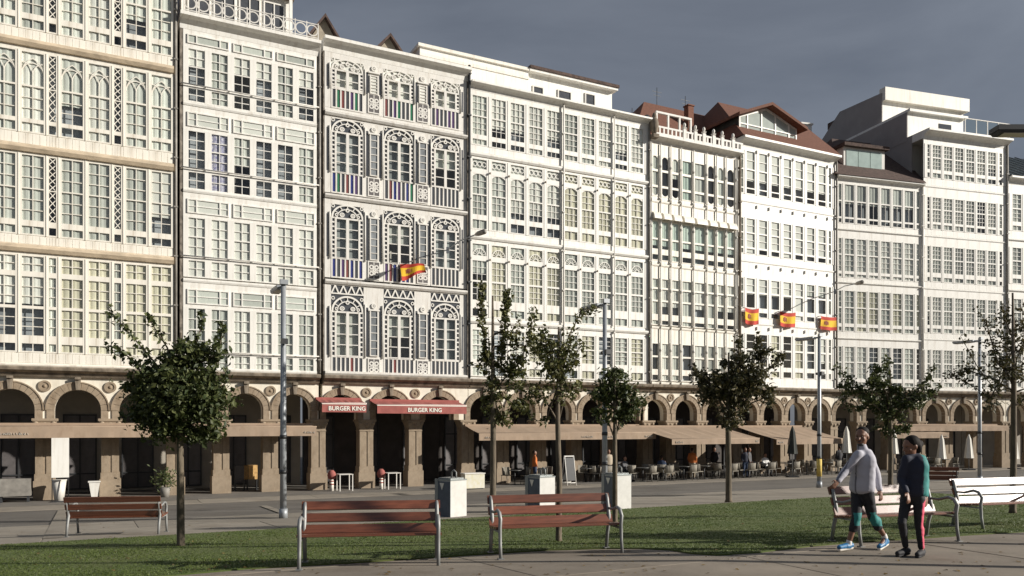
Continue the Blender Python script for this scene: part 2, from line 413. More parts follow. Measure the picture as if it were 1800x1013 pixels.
def inside(x, y):
    c = False; j = len(poly) - 1
    for i in range(len(poly)):
        (xi, yi), (xj, yj) = poly[i], poly[j]
        if (yi > y) != (yj > y) and x < (xj - xi) * (y - yi) / (yj - yi) + xi: c = not c
        j = i
    return c
b = MB(); n_ = 0; tries = 0
while n_ < 130000 and tries < 900000:
    tries += 1
    D = 8.0 + 24.0 * rnd.random() ** 1.9
    x = rnd.uniform(-0.70, 0.72) * D
    if not inside(x, D): continue
    n_ += 1
    z = gz(x, D) + 0.032; h = rnd.uniform(0.008, 0.024) * (1 + 0.35 * math.sin(x * 1.7 + D) * math.sin(D * 2.1))
    a = rnd.uniform(0, 6.28); w = rnd.uniform(0.004, 0.008) * (0.7 + D / 22); lx, ly = rnd.gauss(0, 0.02), rnd.gauss(0, 0.02)
    ca, sa = math.cos(a) * w, math.sin(a) * w
    i = len(b.v); b.v += [(x - ca, D - sa, z), (x + ca, D + sa, z), (x + lx, D + ly, z + h)]
    b.f.append((i, i + 1, i + 2))
b.m = [0] * len(b.f); b.sm = [False] * len(b.f)
tag(obj('grass', b, M_BLADE), 'short green grass covering the lawn behind the benches', 'grass', kind='stuff')

# ------------------------------------------------------------------ houses: shared pieces
class House:
    def __init__(s, name, label, pl, xl, xr, xref, paint):
        s.pl = pl; s.x0 = pl.s(xl); s.w = pl.s(xr) - s.x0; s.xref = xref; s.paint = paint
        a = pl.a; o = (a[0] + s.x0 * pl.u[0], a[1] + s.x0 * pl.u[1], ZA)
        s.root = thing(name, label, 'building', o, pl.th)
        s.cache = {}; s.ix0 = 0.02; s.ix1 = s.w - 0.02
    def s(s, x, d=0.0): return s.pl.s(x, d) - s.x0
    def H(s, y, x=None, d=0.0): return s.pl.H(x or s.xref, y, d)
    def cols(s, xa, xb, n, gap):
        a, c = s.s(xa), s.s(xb); p = (c - a + gap) / n
        return [(a + k * p, a + (k + 1) * p - gap) for k in range(n)]
    def part(s, name, mb, m, parent=None, loc=(0, 0, 0)):
        return obj(name, mb, m, parent or s.root, loc)
    def shared(s, key, name, make, m, loc, parent=None):
        if key not in s.cache:
            me = make().mesh(name)
            for q in (m if isinstance(m, (list, tuple)) else [m]): me.materials.append(q)
            s.cache[key] = me
        return obj(name, s.cache[key], None, parent or s.root, loc)

def light_bars(b, x0, x1, z0, z1, nc, nr, mw=0.030, style=None):
    """glazing bars of one light"""
    w, h = x1 - x0, z1 - z0
    if style == 'gothic':
        zs = z0 + h * 0.33; r = w / 2; t = 0.016
        b.box(x0 + w / 2 - t, x0 + w / 2 + t, 0.0, 0.03, z0, zs)
        k = min(1.0, (z1 - zs) / (w * 0.95))
        b.arc(x0, zs, w - t, w + t, 0, 62, 0.001, 0.03, 8, ez=k); b.arc(x1, zs, w - t, w + t, 118, 180, 0.003, 0.03, 8, ez=k)
        b.arc(x0, zs, r - t, r + t, 0, 90, 0.005, 0.03, 7, ez=1.25); b.arc(x1, zs, r - t, r + t, 90, 180, 0.007, 0.03, 7, ez=1.25)
        b.arc(x0 + r, zs, r - t, r + t, 0, 180, 0.009, 0.03, 12, ez=1.25)
        return
    if style == 'lattice':
        n = max(2, round(h / (w * 1.15))); dz = h / n; t = 0.028
        for k in range(n):
            a, c = z0 + k * dz, z0 + (k + 1) * dz
            for (p, q, y) in (((x0, a), (x1, c), 0.0), ((x1, a), (x0, c), 0.006)):
                d = Vector((q[0] - p[0], q[1] - p[1])).normalized(); nn = (-d.y * t / 2, d.x * t / 2)
                b.prism([(p[0] - nn[0], p[1] - nn[1]), (q[0] - nn[0], q[1] - nn[1]), (q[0] + nn[0], q[1] + nn[1]), (p[0] + nn[0], p[1] + nn[1])], y, 0.04)
        return
    if style == 'fan':
        cx, r = (x0 + x1) / 2, w / 2; t = 0.018
        b.arc(cx, z0, r * 0.92 - t, r * 0.92 + t, 0, 180, 0.0, 0.035, 14, ez=min(1, (h - 0.03) / r)); b.arc(cx, z0, r * 0.30, r * 0.38, 0, 180, 0.003, 0.035, 8)
        for a in range(18, 180, 24):
            d = Vector((math.cos(R(a)), math.sin(R(a)))); nn = Vector((-d.y, d.x)) * 0.011
            k = min(1, (h - 0.03) / r)
            p, q = Vector((cx, z0)) + d * r * 0.36, Vector((cx + d.x * r * 0.9, z0 + d.y * r * 0.9 * k))
            b.prism([tuple(p - nn), tuple(q - nn), tuple(q + nn), tuple(p + nn)][::1], 0.006, 0.035)
        return
    if style == 'scroll':
        t = 0.017; n = 3; rr = min(w / n, h) / 2
        for k in range(n):
            b.arc(x0 + (k + .5) * w / n, z0 + h / 2, rr - 2 * t, rr, 0, 360, 0.0, 0.03, 10)
        return
    if style == 'archtop':
        r = w / 2
        top = z1; k = 0.55
        poly = [(x0, top), (x0, top - r * k)] + [(x0 + r - r * math.cos(R(a)), top - r * k + r * k * 0.97 * math.sin(R(a))) for a in range(15, 180, 15)] + [(x1, top - r * k), (x1, top)]
        for p, q in zip(poly[1:-2], poly[2:-1]): b.prism([p, q, (q[0], top), (p[0], top)], -0.004, 0.04)
    if style == 'roundtop':
        r = w / 2; zc = z1 - r
        pts = [(x0 + r - r * math.cos(R(a)), zc + r * 0.98 * math.sin(R(a))) for a in range(0, 181, 15)]
        for p, q in zip(pts[:-1], pts[1:]): b.prism([p, q, (q[0], z1), (p[0], z1)], -0.004, 0.04)
        return
    if style == 'roundbottom':
        r = w / 2; zc = z0 + r
        pts = [(x0 + r - r * math.cos(R(a)), zc - r * 0.98 * math.sin(R(a))) for a in range(0, 181, 15)]
        for p, q in zip(pts[:-1], pts[1:]): b.prism([(p[0], z0), (q[0], z0), q, p], -0.004, 0.04)
        return
    for k in range(1, nc):
        x = x0 + w * k / nc; b.box(x - mw / 2, x + mw / 2, 0.0, 0.035, z0, z1)
    for k in range(1, nr):
        z = z0 + h * k / nr; b.box(x0, x1, 0.004, 0.033, z - mw / 2, z + mw / 2)

def window(hs, x0, x1, z0, z1, lights, stile=0.06, indiv=(), cover=None, glass=None, name='window', mw=0.030, paint=None, extra=None, gname='glass'):
    """one window: frame with bars; its glass and its blind are sub-parts. lights: (za, zb, nc, nr, style) in metres above the arcade floor"""
    glass = glass or M_GLASS; w, h = x1 - x0, z1 - z0
    ls = [(a - z0, c - z0, nc, nr, st) for a, c, nc, nr, st in sorted(lights)]
    key = ('w', name, round(w, 2), round(h, 2), tuple((round(a, 2), round(c, 2), nc, nr, st) for a, c, nc, nr, st in ls), mw, stile)
    def make():
        b = MB()
        b.box(0, stile, -0.02, 0.05, 0, h); b.box(w - stile, w, -0.02, 0.05, 0, h)
        z = 0
        for a, c, nc, nr, st in ls:
            if a - z > 0.004: b.box(stile, w - stile, -0.017, 0.047, z, a)
            light_bars(b, stile, w - stile, a, c, nc, nr, mw, st); z = c
        if h - z > 0.004: b.box(stile, w - stile, -0.017, 0.047, z, h)
        return b
    o = hs.shared(key, name, make, paint or hs.paint, (x0, 0, z0))
    for k, (a, c, nc, nr, st) in enumerate(ls):
        if k in indiv and nc * nr > 1:
            pw, ph = (w - 2 * stile) / nc, (c - a) / nr
            def mk(pw=pw, ph=ph): return MB().sheet(-pw / 2, pw / 2, 0, -ph / 2, ph / 2)
            for i in range(nc):
                for j in range(nr):
                    p = hs.shared(('p', round(pw, 2), round(ph, 2), id(glass)), 'pane', mk, glass, (stile + (i + .5) * pw, 0.018, a + (j + .5) * ph), o)
                    p.rotation_euler = (rnd.gauss(0, 0.006), 0, rnd.gauss(0, 0.008))
        else:
            gw, gh = w - 2 * stile, c - a
            def mk(gw=gw, gh=gh): return MB().sheet(-gw / 2, gw / 2, 0, -gh / 2, gh / 2)
            p = hs.shared(('g', round(gw, 2), round(gh, 2), id(glass)), gname, mk, glass, (w / 2, 0.018, a + gh / 2), o)
            p.rotation_euler = (rnd.gauss(0, 0.004), 0, rnd.gauss(0, 0.006))
    if (cover is None or cover[0] < 1) and rnd.random() < .75:      # made-up screen behind, added to lift bare panes from black
        zt, zb = ls[-1][1] + 0.02, ls[0][0] - 0.02
        hs.shared(('ic', round(w, 2), round(zt - zb, 2)), 'fill_screen', lambda: MB().box(0, w - .02, 0, .01, 0, zt - zb), M_FILLSCR, (.01, .22, zb), o)
    if cover:
        fr, m, nm = cover
        zt, zb = ls[-1][1] + 0.02, ls[0][0] - 0.02
        zb2 = zt - (zt - zb) * fr; ww = w - 0.04; hh = zt - zb2
        def mk():
            b = MB()
            if nm == 'curtain':
                n = 10
                for k in range(n):
                    xa, xb = ww * k / n, ww * (k + 1) / n; ya, yb = (0.016 * math.sin(k * 1.9), 0.016 * math.sin((k + 1) * 1.9))
                    b.face([(xa, ya, 0), (xb, yb, 0), (xb, yb, hh), (xa, ya, hh)], smooth=True)
            else:
                b.box(0, ww, -0.004, 0.004, 0, hh); b.box(0, ww, -0.012, 0.012, -0.03, 0.0)
            return b
        hs.shared((nm, round(ww, 2), round(hh, 2), id(m)), nm, mk, m, (0.02, 0.058, zb2), o)
    return o

def pick(opts):
    """opts: list of (weight, cover)"""
    r = rnd.random() * sum(o[0] for o in opts)
    for w, c in opts:
        r -= w
        if r <= 0: return c
    return opts[-1][1]
BW = lambda f: (f, M_BLINDW, 'blind')
CG = lambda f=1.0: (f, M_BLINDG, 'curtain')
CW = lambda f=1.0: (f, M_BLINDW, 'curtain')
CY = lambda f=1.0: (f, M_BLINDY, 'curtain')

def storey(hs, z0, z1, wz0, wz1, cols, band=0.22, proud=0.14, bandm=None, ribs=True, mull_proud=0.04, room=True, boards=0, m=None):
    """floor band, spandrel panels, mullions and head of one storey; windows come separately"""
    m = m or hs.paint; W = hs.w
    b = MB(); b.xprism([(0.05, z0), (-proud * .55, z0), (-proud, z0 + band * .45), (-proud, z0 + band * .8), (-proud * .4, z0 + band), (0.05, z0 + band)], hs.ix0, hs.ix1)
    hs.part('floor_band', b, bandm or m)
    zb = z0 + band
    i0, i1 = hs.ix0, hs.ix1
    full = [i0] + [(p[1] + q[0]) / 2 for p, q in zip(cols[:-1], cols[1:])] + [i1]
    full = list(zip(full[:-1], full[1:]))
    for (a, c) in full:
        w = c - a
        def mk(w=w):
            b = MB(); b.box(0, w, 0.0, 0.05, 0, wz0 - zb)
            if boards:
                for k in range(boards):
                    bw = w / boards; b.box(k * bw + 0.007, (k + 1) * bw - 0.007, -0.010, -0.0005, 0.03, wz0 - zb - 0.03)
            else:
                b.box(0.006, w - 0.006, -0.008, -0.0005, 0.03, wz0 - zb - 0.03)
            return b
        if wz0 - zb > 0.12: hs.shared(('sp', round(w, 2), round(wz0 - zb, 2), boards), 'spandrel_panel', mk, m, (a, 0, zb))
    edges = [i0] + [e for c in cols for e in c] + [i1]
    for a, c in zip(edges[0::2], edges[1::2]):
        w = c - a
        if w < 0.02: continue
        def mk(w=w):
            h = wz1 - wz0; b = MB(); b.box(0, w, -mull_proud + 0.02, 0.05, 0, h)
            if ribs and w > 0.05: b.box(w * .28, w * .72, -mull_proud, -mull_proud + 0.0199, 0, h)
            return b
        hs.shared(('mu', round(w, 2), round(wz1 - wz0, 2), mull_proud), 'mullion', mk, m, (a, 0, wz0))
    for (a, c) in full:
        w = c - a
        if z1 - wz1 > 0.02: hs.shared(('hd', round(w, 2), round(z1 - wz1, 2)), 'head_rail', lambda w=w: MB().box(0, w, -0.012, 0.05, 0, z1 - wz1), m, (a, 0, wz1))
    if room:
        b = MB(); b.box(0.03, W - 0.03, 0.055, 1.35, z0 - 0.02, z0 + 0.2); b.box(0.03, W - 0.03, 1.36, 1.6, z0 + 0.2, z1)
        hs.part('gallery_room', b, M_ROOMW)
        n = max(2, len(cols) // 2)
        for k in range(n):
            if rnd.random() < 0.5:
                x = (k + .5) * W / n; dw = min(1.3, W / n * .62)
                def mk(dw=dw):
                    b = MB(); b.box(-dw / 2, dw / 2, 0, 0.05, 0, 2.6); b.box(-dw / 2 - .1, -dw / 2, -.02, .05, 0, 2.7, 1); b.box(dw / 2, dw / 2 + .1, -.02, .05, 0, 2.7, 1); b.box(-dw / 2, dw / 2, -.02, .05, 2.6, 2.7, 1); return b
                hs.shared(('dr', round(dw, 2)), 'inner_door', mk, [M_DOORD, M_WHITE], (x, 1.31, z0 + 0.19))

def arcade(hs, centres, r=0.75, zc=3.69, capw=0.86, top=4.94, ctop=5.34, ring=0.27, plast=None, first=False, dark=False):
    """stone piers, round arches, spandrels, cornice, vaulted walk and shopfronts behind"""
    W = hs.w; Y0, Y1 = 0.12, 0.72; zcap0, zcap1 = 2.88, 3.28
    c = list(centres); gaps = [(a + d) / 2 for a, d in zip(c[:-1], c[1:])]
    piers = [max(0.0, c[0] - (gaps[0] - c[0] if gaps else 1.1))] + gaps + [min(W, c[-1] + (c[-1] - gaps[-1] if gaps else 1.1))]
    piers[0] = 0.0 if piers[0] < 0.6 else piers[0]; piers[-1] = W if W - piers[-1] < 0.75 else piers[-1]
    if not first: piers = piers[1:]
    b = MB(); x = 0.0
    def solid(xa, xb, za): 
        if xb - xa > 0.01: b.box(xa, xb, Y0, Y1, za, top)
    for cx in c:
        solid(x, cx - r, zcap1)
        N = 18; P = [(cx - r * math.cos(math.pi * k / N), zc + r * math.sin(math.pi * k / N)) for k in range(N + 1)]
        for p, q in zip(P[:-1], P[1:]):
            b.face([(p[0], Y0, p[1]), (q[0], Y0, q[1]), (q[0], Y0, top), (p[0], Y0, top)])
            b.face([(q[0], Y1, q[1]), (p[0], Y1, p[1]), (p[0], Y1, top), (q[0], Y1, top)])
            b.face([(p[0], Y0, p[1]), (p[0], Y1, p[1]), (q[0], Y1, q[1]), (q[0], Y0, q[1])])
        x = cx + r
    solid(x, W, zcap1)
    hs.part('arcade_wall', b, plast or M_PLAST)
    for cx in c:
        def mk():
            b = MB(); n = 13
            for k in range(n):
                a0, a1 = 180 * k / n + .35, 180 * (k + 1) / n - .35
                b.arc(0, 0, r - 0.004, r + ring, a0, a1, -0.06 - 0.006 * (k % 2), 0.28, 2)
            b.arc(0, 0, r + ring + .001, r + ring + 0.05, 0, 180, -0.09, 0.1, 18)
            b.box(-r - ring, -r + 0.004, -0.05, 0.28, zcap1 - zc, -0.004); b.box(r - 0.004, r + ring, -0.05, 0.28, zcap1 - zc, -0.004)
            return b
        hs.shared(('ring', r, ring), 'arch_ring', mk, M_STONE, (cx, Y0, zc))
        def mk2():
            b = MB(); b.prism([(-.07, -.02), (.07, -.02), (.11, ring + .13), (-.11, ring + .13)], -0.17, 0.02); b.prism([(-.11, ring + .131), (.11, ring + .131), (.11, top - zc - r + .02), (-.11, top - zc - r + .02)], -0.25, 0.02); return b
        hs.shared(('key', r), 'keystone', mk2, M_STONED, (cx, Y0, zc + r))
    pm = 0.60
    for px in piers:
        w = 0.66; xa = px - w / 2
        def mk():
            b = MB(); e = 0.07
            b.box(-w / 2 - e, w / 2 + e, -e, pm + e, 0, 0.78); b.box(-w / 2 - .03, w / 2 + .03, -.03, pm + .03, 0.781, 1.05)
            b.box(-w / 2, -0.055, 0, pm, 1.051, zcap0 - .16); b.box(0.055, w / 2, 0, pm, 1.051, zcap0 - .16); b.box(-0.0545, 0.0545, 0.03, pm, 1.051, zcap0 - .16)
            b.box(-w / 2 - .02, w / 2 + .02, -.02, pm + .02, zcap0 - .16, zcap0 - .1); b.box(-w / 2, w / 2, 0, pm, zcap0 - .0999, zcap0)
            return b
        p = hs.shared(('pier',), 'pier', mk, M_STONE, (xa + w / 2, Y0, 0))
        def mk2():
            b = MB(); b.taper(-w / 2, w / 2, 0, pm, zcap0, zcap1 - .1, 0.09); b.box(-w / 2 - .12, w / 2 + .12, -.12, pm + .12, zcap1 - .0999, zcap1)
            for sx in (-1, 1): b.ell((sx * (w / 2 - .02), -0.05, zcap1 - .19), (.1, .08, .1), 8, 6)
            b.ell((0, -0.03, zcap0 + .15), (.11, .07, .13), 8, 6)
            return b
        hs.shared(('capital',), 'capital', mk2, M_STONE, (0, 0, 0), p)
        if 0.5 < px < W - 0.5:
            def mk3():
                b = MB(); b.arc(0, 0, .15, .23, 0, 360, -0.06, 0.02, 18); b.arc(0, 0, 0.0001, .155, 0, 360, -0.03, 0.02, 14); b.ell((0, -.03, 0), (.07, .05, .07), 8, 6); return b
            hs.shared(('medal',), 'medallion', mk3, M_STONE, (px, Y0, min(zc + r + .12, top - .27)))
    b = MB(); b.xprism([(0.72, top), (-0.02, top), (-0.10, top + .10), (-0.10, top + .15), (-.34, top + .25), (-.36, ctop - .05), (-.33, ctop), (0.72, ctop)], 0.0, W)
    hs.part('stone_cornice', b, M_STONED)
    b = MB(); b.box(0, W, .721, 3.9, top + .03, ctop - .02); hs.part('walk_ceiling', b, mat('walk_ceiling_shaded', (0.13, 0.11, 0.09), 0.8, 0.2, 3))  # ceiling colour darkened to put shade into the arch tops
    b = MB(); b.box(0, W, 3.9, 4.3, 0, ctop); hs.part('shop_wall', b, mat('shaded_shop_wall', (0.07, 0.06, 0.055), 0.8, 0.2, 2) if dark else mat('shop_wall', (0.40, 0.365, 0.31), 0.85, 0.1, 2))  # darker copy of the wall colour carries the gloom behind the awnings
    for cx in c:
        sw = min(r * 1.6, 1.4)
        def mk():
            b = MB(); b.box(-sw / 2, sw / 2, -.03, .0, 0.12, 3.5)
            return b
        o = hs.shared(('shop', round(sw, 2)), 'shopfront', mk, M_DOORD, (cx, 3.9, 0))
        def mk2():
            b = MB(); t = .06
            for xa in (-sw / 2, -t / 2, sw / 2 - t): b.box(xa, xa + t, -.09, -.03, 0.12, 3.5)
            for z in (0.12, 0.8, 2.5, 3.44): b.box(-sw / 2 + t, -t / 2, -.085, -.03, z, z + t); b.box(t / 2, sw / 2 - t, -.085, -.03, z, z + t)
            return b
        hs.shared(('shopf', round(sw, 2)), 'frame', mk2, M_IRON, (0, 0, 0), o)

def mass(hs, z1, back=9.0, z0=5.3, m=None):
    b = MB(); b.box(0.02, hs.w - 0.02, 1.61, back, z0, z1); hs.part('wall', b, m or M_RENDERG)
def party(hs, z1, left=True, right=True, w=0.18, m=None):
    for on, xa in ((left, -w * .35), (right, hs.w - w * .65)):
        if on:
            y0 = 0.06
            if hs.ix0 > .05 or hs.ix1 < hs.w - .05:
                y0 = 0.0
                xa, w = (0.003, hs.ix0 - 0.003) if xa < .5 else (hs.ix1, hs.w - hs.ix1 - 0.003)
            b = MB(); b.box(xa, xa + w, y0, 1.62, 5.34, z1); hs.part('party_wall', b, m or M_PARTY)
def pipe(hs, x, z0, z1, r=0.055, y=-0.10, m=None):
    b = MB(); b.tube([(x, y, z0), (x, y, z1)], r, 8)
    z = z0 + .6
    while z < z1: b.box(x - r - .02, x + r + .02, y - r - .012, 0.0, z, z + .06); z += 2.1
    hs.part('drainpipe', b, m or M_PIPE)
def cornice(hs, z0, z1, proud=0.3, m=None, name='cornice', xa=0.0, xb=None, back=1.7):
    h = z1 - z0; xb = hs.w if xb is None else xb
    b = MB(); b.xprism([(back, z0), (-.02, z0), (-.05, z0 + .35 * h), (-proud * .5, z0 + .6 * h), (-proud, z0 + .75 * h), (-proud, z1), (back, z1)], xa, xb)
    return hs.part(name, b, m or hs.paint)

# ------------------------------------------------------------------ house 1: lattice strips and pointed tracery
h = House('gallery_house', 'tall cream glazed gallery house with lattice strips and pointed window tracery', P1, -150, 308, 127, M_CREAM)
H = h.H
period = (h.s(207) - h.s(92.5))
ww = 0.86; nw = 0.33
nc = [h.s(207) - k * period for k in range(0, 4)]
wc = []
for n0 in nc + [nc[0] + period]:
    wc += [n0 - period * .5 - .485, n0 - period * .5 + .485]
shift = h.s(239.5) - (nc[0] + period * .5 - .485)
cols = sorted([(c + shift - ww / 2, c + shift + ww / 2, 'W') for c in wc] + [(n - nw / 2, n + nw / 2, 'N') for n in nc])
cols = [c for c in cols if c[0] > 0.1 and c[1] < h.s(305)]
cc = [(a, b_) for a, b_, k in cols]
floors = [  # z0, next, lights (from the photograph's rows), window bottom/top
    dict(z0=5.34, z1=H(450), W=[(H(620), H(607), 2, 1, None), (H(593), H(547), 2, 3, None), (H(542), H(492), 2, 3, None), (H(483), H(457), 2, 2, None)], lat=False),
    dict(z0=H(450), z1=H(278), W=[(H(418), H(405), 2, 1, None), (H(395), H(341), 2, 3, None), (H(339), H(283), 2, 3, None)], lat=True),
    dict(z0=H(278), z1=H(97), W=[(H(242), H(227), 2, 1, None), (H(220), H(165), 2, 3, None), (H(162), H(106), 2, 1, 'gothic')], lat=True),
    dict(z0=H(97), z1=H(-75), W=[(H(64), H(49), 2, 1, None), (H(39), H(-14), 2, 3, None), (H(-17), H(-67), 2, 1, 'gothic')], lat=True)]
h.ix1 = h.s(305)
for fi, f in enumerate(floors):
    wz0, wz1 = f['W'][0][0] - .06, f['W'][-1][1] + .06
    storey(h, f['z0'], f['z1'], wz0, wz1, cc, band=0.30 if fi else 0.12, proud=0.2 if fi else .06, bandm=M_BAND if fi else None, boards=4)
    for a, b_, k in cols:
        on = a > h.s(-60)
        if k == 'W':
            cv = pick([(4, CG()), (4, CW()), (2, BW(.55)), (.25, None), (1, CG(.6))]) if fi != 1 else pick([(6, CG()), (1, BW(.6))])
            if fi == 0: cv = pick([(3, CG()), (3, CW(.5)), (.6, None), (2, CY())])
            window(h, a, b_, wz0, wz1, f['W'], 0.055, indiv=(1, 2) if on else (), cover=cv)
        else:
            lo = f['W'][0]
            if f['lat']:
                u0, u1 = f['W'][1][0], f['W'][2][1]; mid = f['W'][1][1]
                L = [(lo[0], lo[1], 1, 1, None), (u0, mid - .02, 1, 1, 'lattice'), (mid + .02, u1, 1, 1, 'lattice')]
            else:
                L = [(q[0], q[1], 1, q[3], None) for q in f['W']]
            window(h, a, b_, wz0, wz1, L, 0.04, cover=CG() if not f['lat'] else None, name='lattice_light' if f['lat'] else 'narrow_window')
cornice(h, H(-75), H(-75) + .55, 0.45)
mass(h, H(-75) + .5); h.ix1 = h.s(304.5); party(h, H(-75) + .3, False, True, .42); 
b = MB(); b.prism([(0, H(-75) + .55), (h.w, H(-75) + .55), (h.w, H(-75) + 1.0), (0, H(-75) + 1.0)], 1.2, 9); h.part('roof', b, M_TILE)
pipe(h, h.w + .02, 5.4, H(-75), .06, -.03)
sp1 = h.s(194) - h.s(78)
arcade(h, [h.s(137) + k * (h.s(249) - h.s(137)) for k in (-2, -1, 0, 1)], r=0.84, zc=3.62, first=True)
H1 = h

# ------------------------------------------------------------------ house 2: broad white sashes with wide transoms
h = House('gallery_house', 'white glazed gallery house with ring railing and glazed attic on its roof', P1, 316, 561, 346, M_WHITE)
H = h.H; h.ix0 = h.s(322); h.ix1 = h.s(556.5)
cols = h.cols(329, 553, 6, 0.17)
rows = [((649, 624), (617, 581), (579, 543), (533, 511)), ((486, 459), (450, 418), (416, 384), (374, 353)), ((332, 304), (296, 265), (263, 232), (222, 201)), ((179, 157), (150, 120), (118, 88), (77, 65))]
zf = [5.34, H(497), H(340), H(188), H(55)]
cov = [[(4, CW()), (1, None), (2, CG(.55)), (1, CG())], [(1, BW(1))], [(3, None), (1, CG(.5)), (2, CG())], [(2, BW(.3)), (3, CG()), (1, CW())]]
for fi, rr in enumerate(rows):
    lo, s1, s2, tr = [(H(a), H(c)) for a, c in rr]
    wz0, wz1 = lo[0] - .05, s2[1] + .07
    storey(h, zf[fi], zf[fi + 1], wz0, wz1, cols, band=0.16, proud=0.07, ribs=False)
    for k, (a, c) in enumerate(cols):
        cv = pick(cov[fi])
        if fi == 2 and k == 1: cv = (1, M_BLINDB, 'curtain')
        window(h, a, c, wz0, wz1, [(*lo, 2, 2, None), (*s1, 2, 2, None), (*s2, 2, 2, None)], 0.055, indiv=(0, 1, 2), cover=cv)
    for k in range(3):
        a, c = cols[2 * k][0], cols[2 * k + 1][1]; w = c - a; nr = 1 if fi == 3 else 2
        # the transom over each pair: narrow, wide, narrow lights
        hh = tr[1] - tr[0]
        def mk(w=w, hh=hh, nr=nr):
            b = MB(); e = .05; x1, x2 = w * .22, w * .78
            for p, q in ((0, e), (x1 - e / 2, x1 + e / 2), (x2 - e / 2, x2 + e / 2), (w - e, w)): b.box(p, q, -.045, .05, -.05, hh + .05)
            for p, q in ((e, x1 - e / 2), (x1 + e / 2, x2 - e / 2), (x2 + e / 2, w - e)):
                b.box(p, q, -.042, .047, -.05, 0); b.box(p, q, -.042, .047, hh, hh + .05)
                if nr == 2: b.box(p, q, -.03, .035, hh / 2 - .018, hh / 2 + .018)
            return b
        o = h.shared(('tr', round(w, 2), round(hh, 2), nr), 'transom_window', mk, h.paint, (a, -.016, tr[0]))
        h.shared(('trg', round(w, 2), round(hh, 2)), 'glass', lambda w=w, hh=hh: MB().sheet(.05, w - .05, -.02, 0, hh), M_GLASS, (0, .01, 0), o)
        h.shared(('trb', round(w, 2), round(hh, 2)), 'backing', lambda w=w, hh=hh: MB().box(.05, w - .05, .0, .003, 0, hh), M_BLINDG if fi != 1 else M_BLINDW, (0, 0, 0), o)
    b = MB(); zz = s1[0] - .05; b.tube([(0.03, -.12, zz), (h.w - .03, -.12, zz)], .028, 6)
    for k in range(7): xk = .05 + k * (h.w - .1) / 6; b.box(xk - .02, xk + .02, -.12, 0, zz - .015, zz + .015)
    h.part('rail', b, M_GREYW)
ztop = h.H(26, 322)
cornice(h, H(55), ztop, 0.42); mass(h, ztop); party(h, ztop, True, True, .34)
# ring railing on the cornice
b = MB(); zr = ztop; n = 11; rr_ = .26
for k in range(n + 1):
    x = .12 + k * (h.w - .24) / n; b.box(x - .02, x + .02, -.33, -.29, zr, zr + .78)
for z in (zr + .08, zr + .70): b.box(.12, h.w - .12, -.327, -.293, z, z + .035)
for k in range(n):
    x = .12 + (k + .5) * (h.w - .24) / n; b.arc(x, zr + .41, rr_ - .045, rr_, 0, 360, -.325, -.295, 14)
h.part('roof_railing', b, M_GREYW)
# attic
xa, xb = 0.2, h.s(512, 1.5); zt = h.H(0, 505, 1.5)
at = MB(); at.box(xa, xb, 1.62, 6, ztop, zt); o = h.part('attic', at, M_WHITE)
b = MB(); b.box(xa - .15, xb + .12, 1.25, 6.2, zt, zt + .16); h.part('attic_roof', b, M_STONED, o)
b = MB(); b.box(xb - .12, xb + .02, 1.32, 1.45, ztop, zt); h.part('post', b, M_WHITE, o)
for k in range(4):
    x0_ = xa + .25 + k * (xb - xa - .4) / 4; w_ = (xb - xa - .4) / 4 - .14
    def mk(w_=w_):
        b = MB(); e = .06; hh = zt - ztop - .75
        b.box(0, e, -.03, .02, 0, hh); b.box(w_ - e, w_, -.03, .02, 0, hh); b.box(e, w_ - e, -.028, .02, 0, e); b.box(e, w_ - e, -.028, .02, hh - e, hh); b.box(w_ / 2 - .025, w_ / 2 + .025, -.026, .02, e, hh - e); return b
    wo_ = h.shared(('atw',), 'window', mk, M_WHITE, (x0_, 1.59, ztop + .5), o)
    h.shared(('atg',), 'glass', lambda w_=w_: MB().box(.06, w_ - .06, 1.6, 1.604, ztop + .56, zt - .31), M_COLPANEL[4], (x0_, 0, 0), o)
pipe(h, h.w + .02, 5.4, ztop, .06, -.02)
arcade(h, [h.s(346), h.s(433), h.s(519)], r=0.75)

# ------------------------------------------------------------------ house 3: ornate bays with coloured glass
h = House('ornate_gallery_house', 'ornate ivory gallery house with carved arches and strips of coloured glass', P1, 568, 824, 610, M_IVORY)
H = h.H; h.ix0 = h.s(570.5); h.ix1 = h.s(820)
bays = [(582, 639), (673.5, 729), (757, 808)]; bw_ = 1.56
bays = [((h.s(a) + h.s(c)) / 2 - bw_ / 2, (h.s(a) + h.s(c)) / 2 + bw_ / 2) for a, c in bays]
R3 = [dict(z0=5.34, z1=H(501), col=(659, 632), win=(625, 551), arch=(548, 523), fr=(521, 503)),
      dict(z0=H(501), z1=H(352), col=(488, 459), win=(454, 387), arch=(385, 364), fr=None),
      dict(z0=H(352), z1=H(208), col=(340, 310), win=(304, 237), arch=(235, 214), fr=None),
      dict(z0=H(208), z1=H(98), col=(192, 161), win=(158, 128), arch=(127, 110), fr=None)]
M_TRACE = mat('tracery_paint', (0.74, 0.72, 0.67), .55, .06, 3)
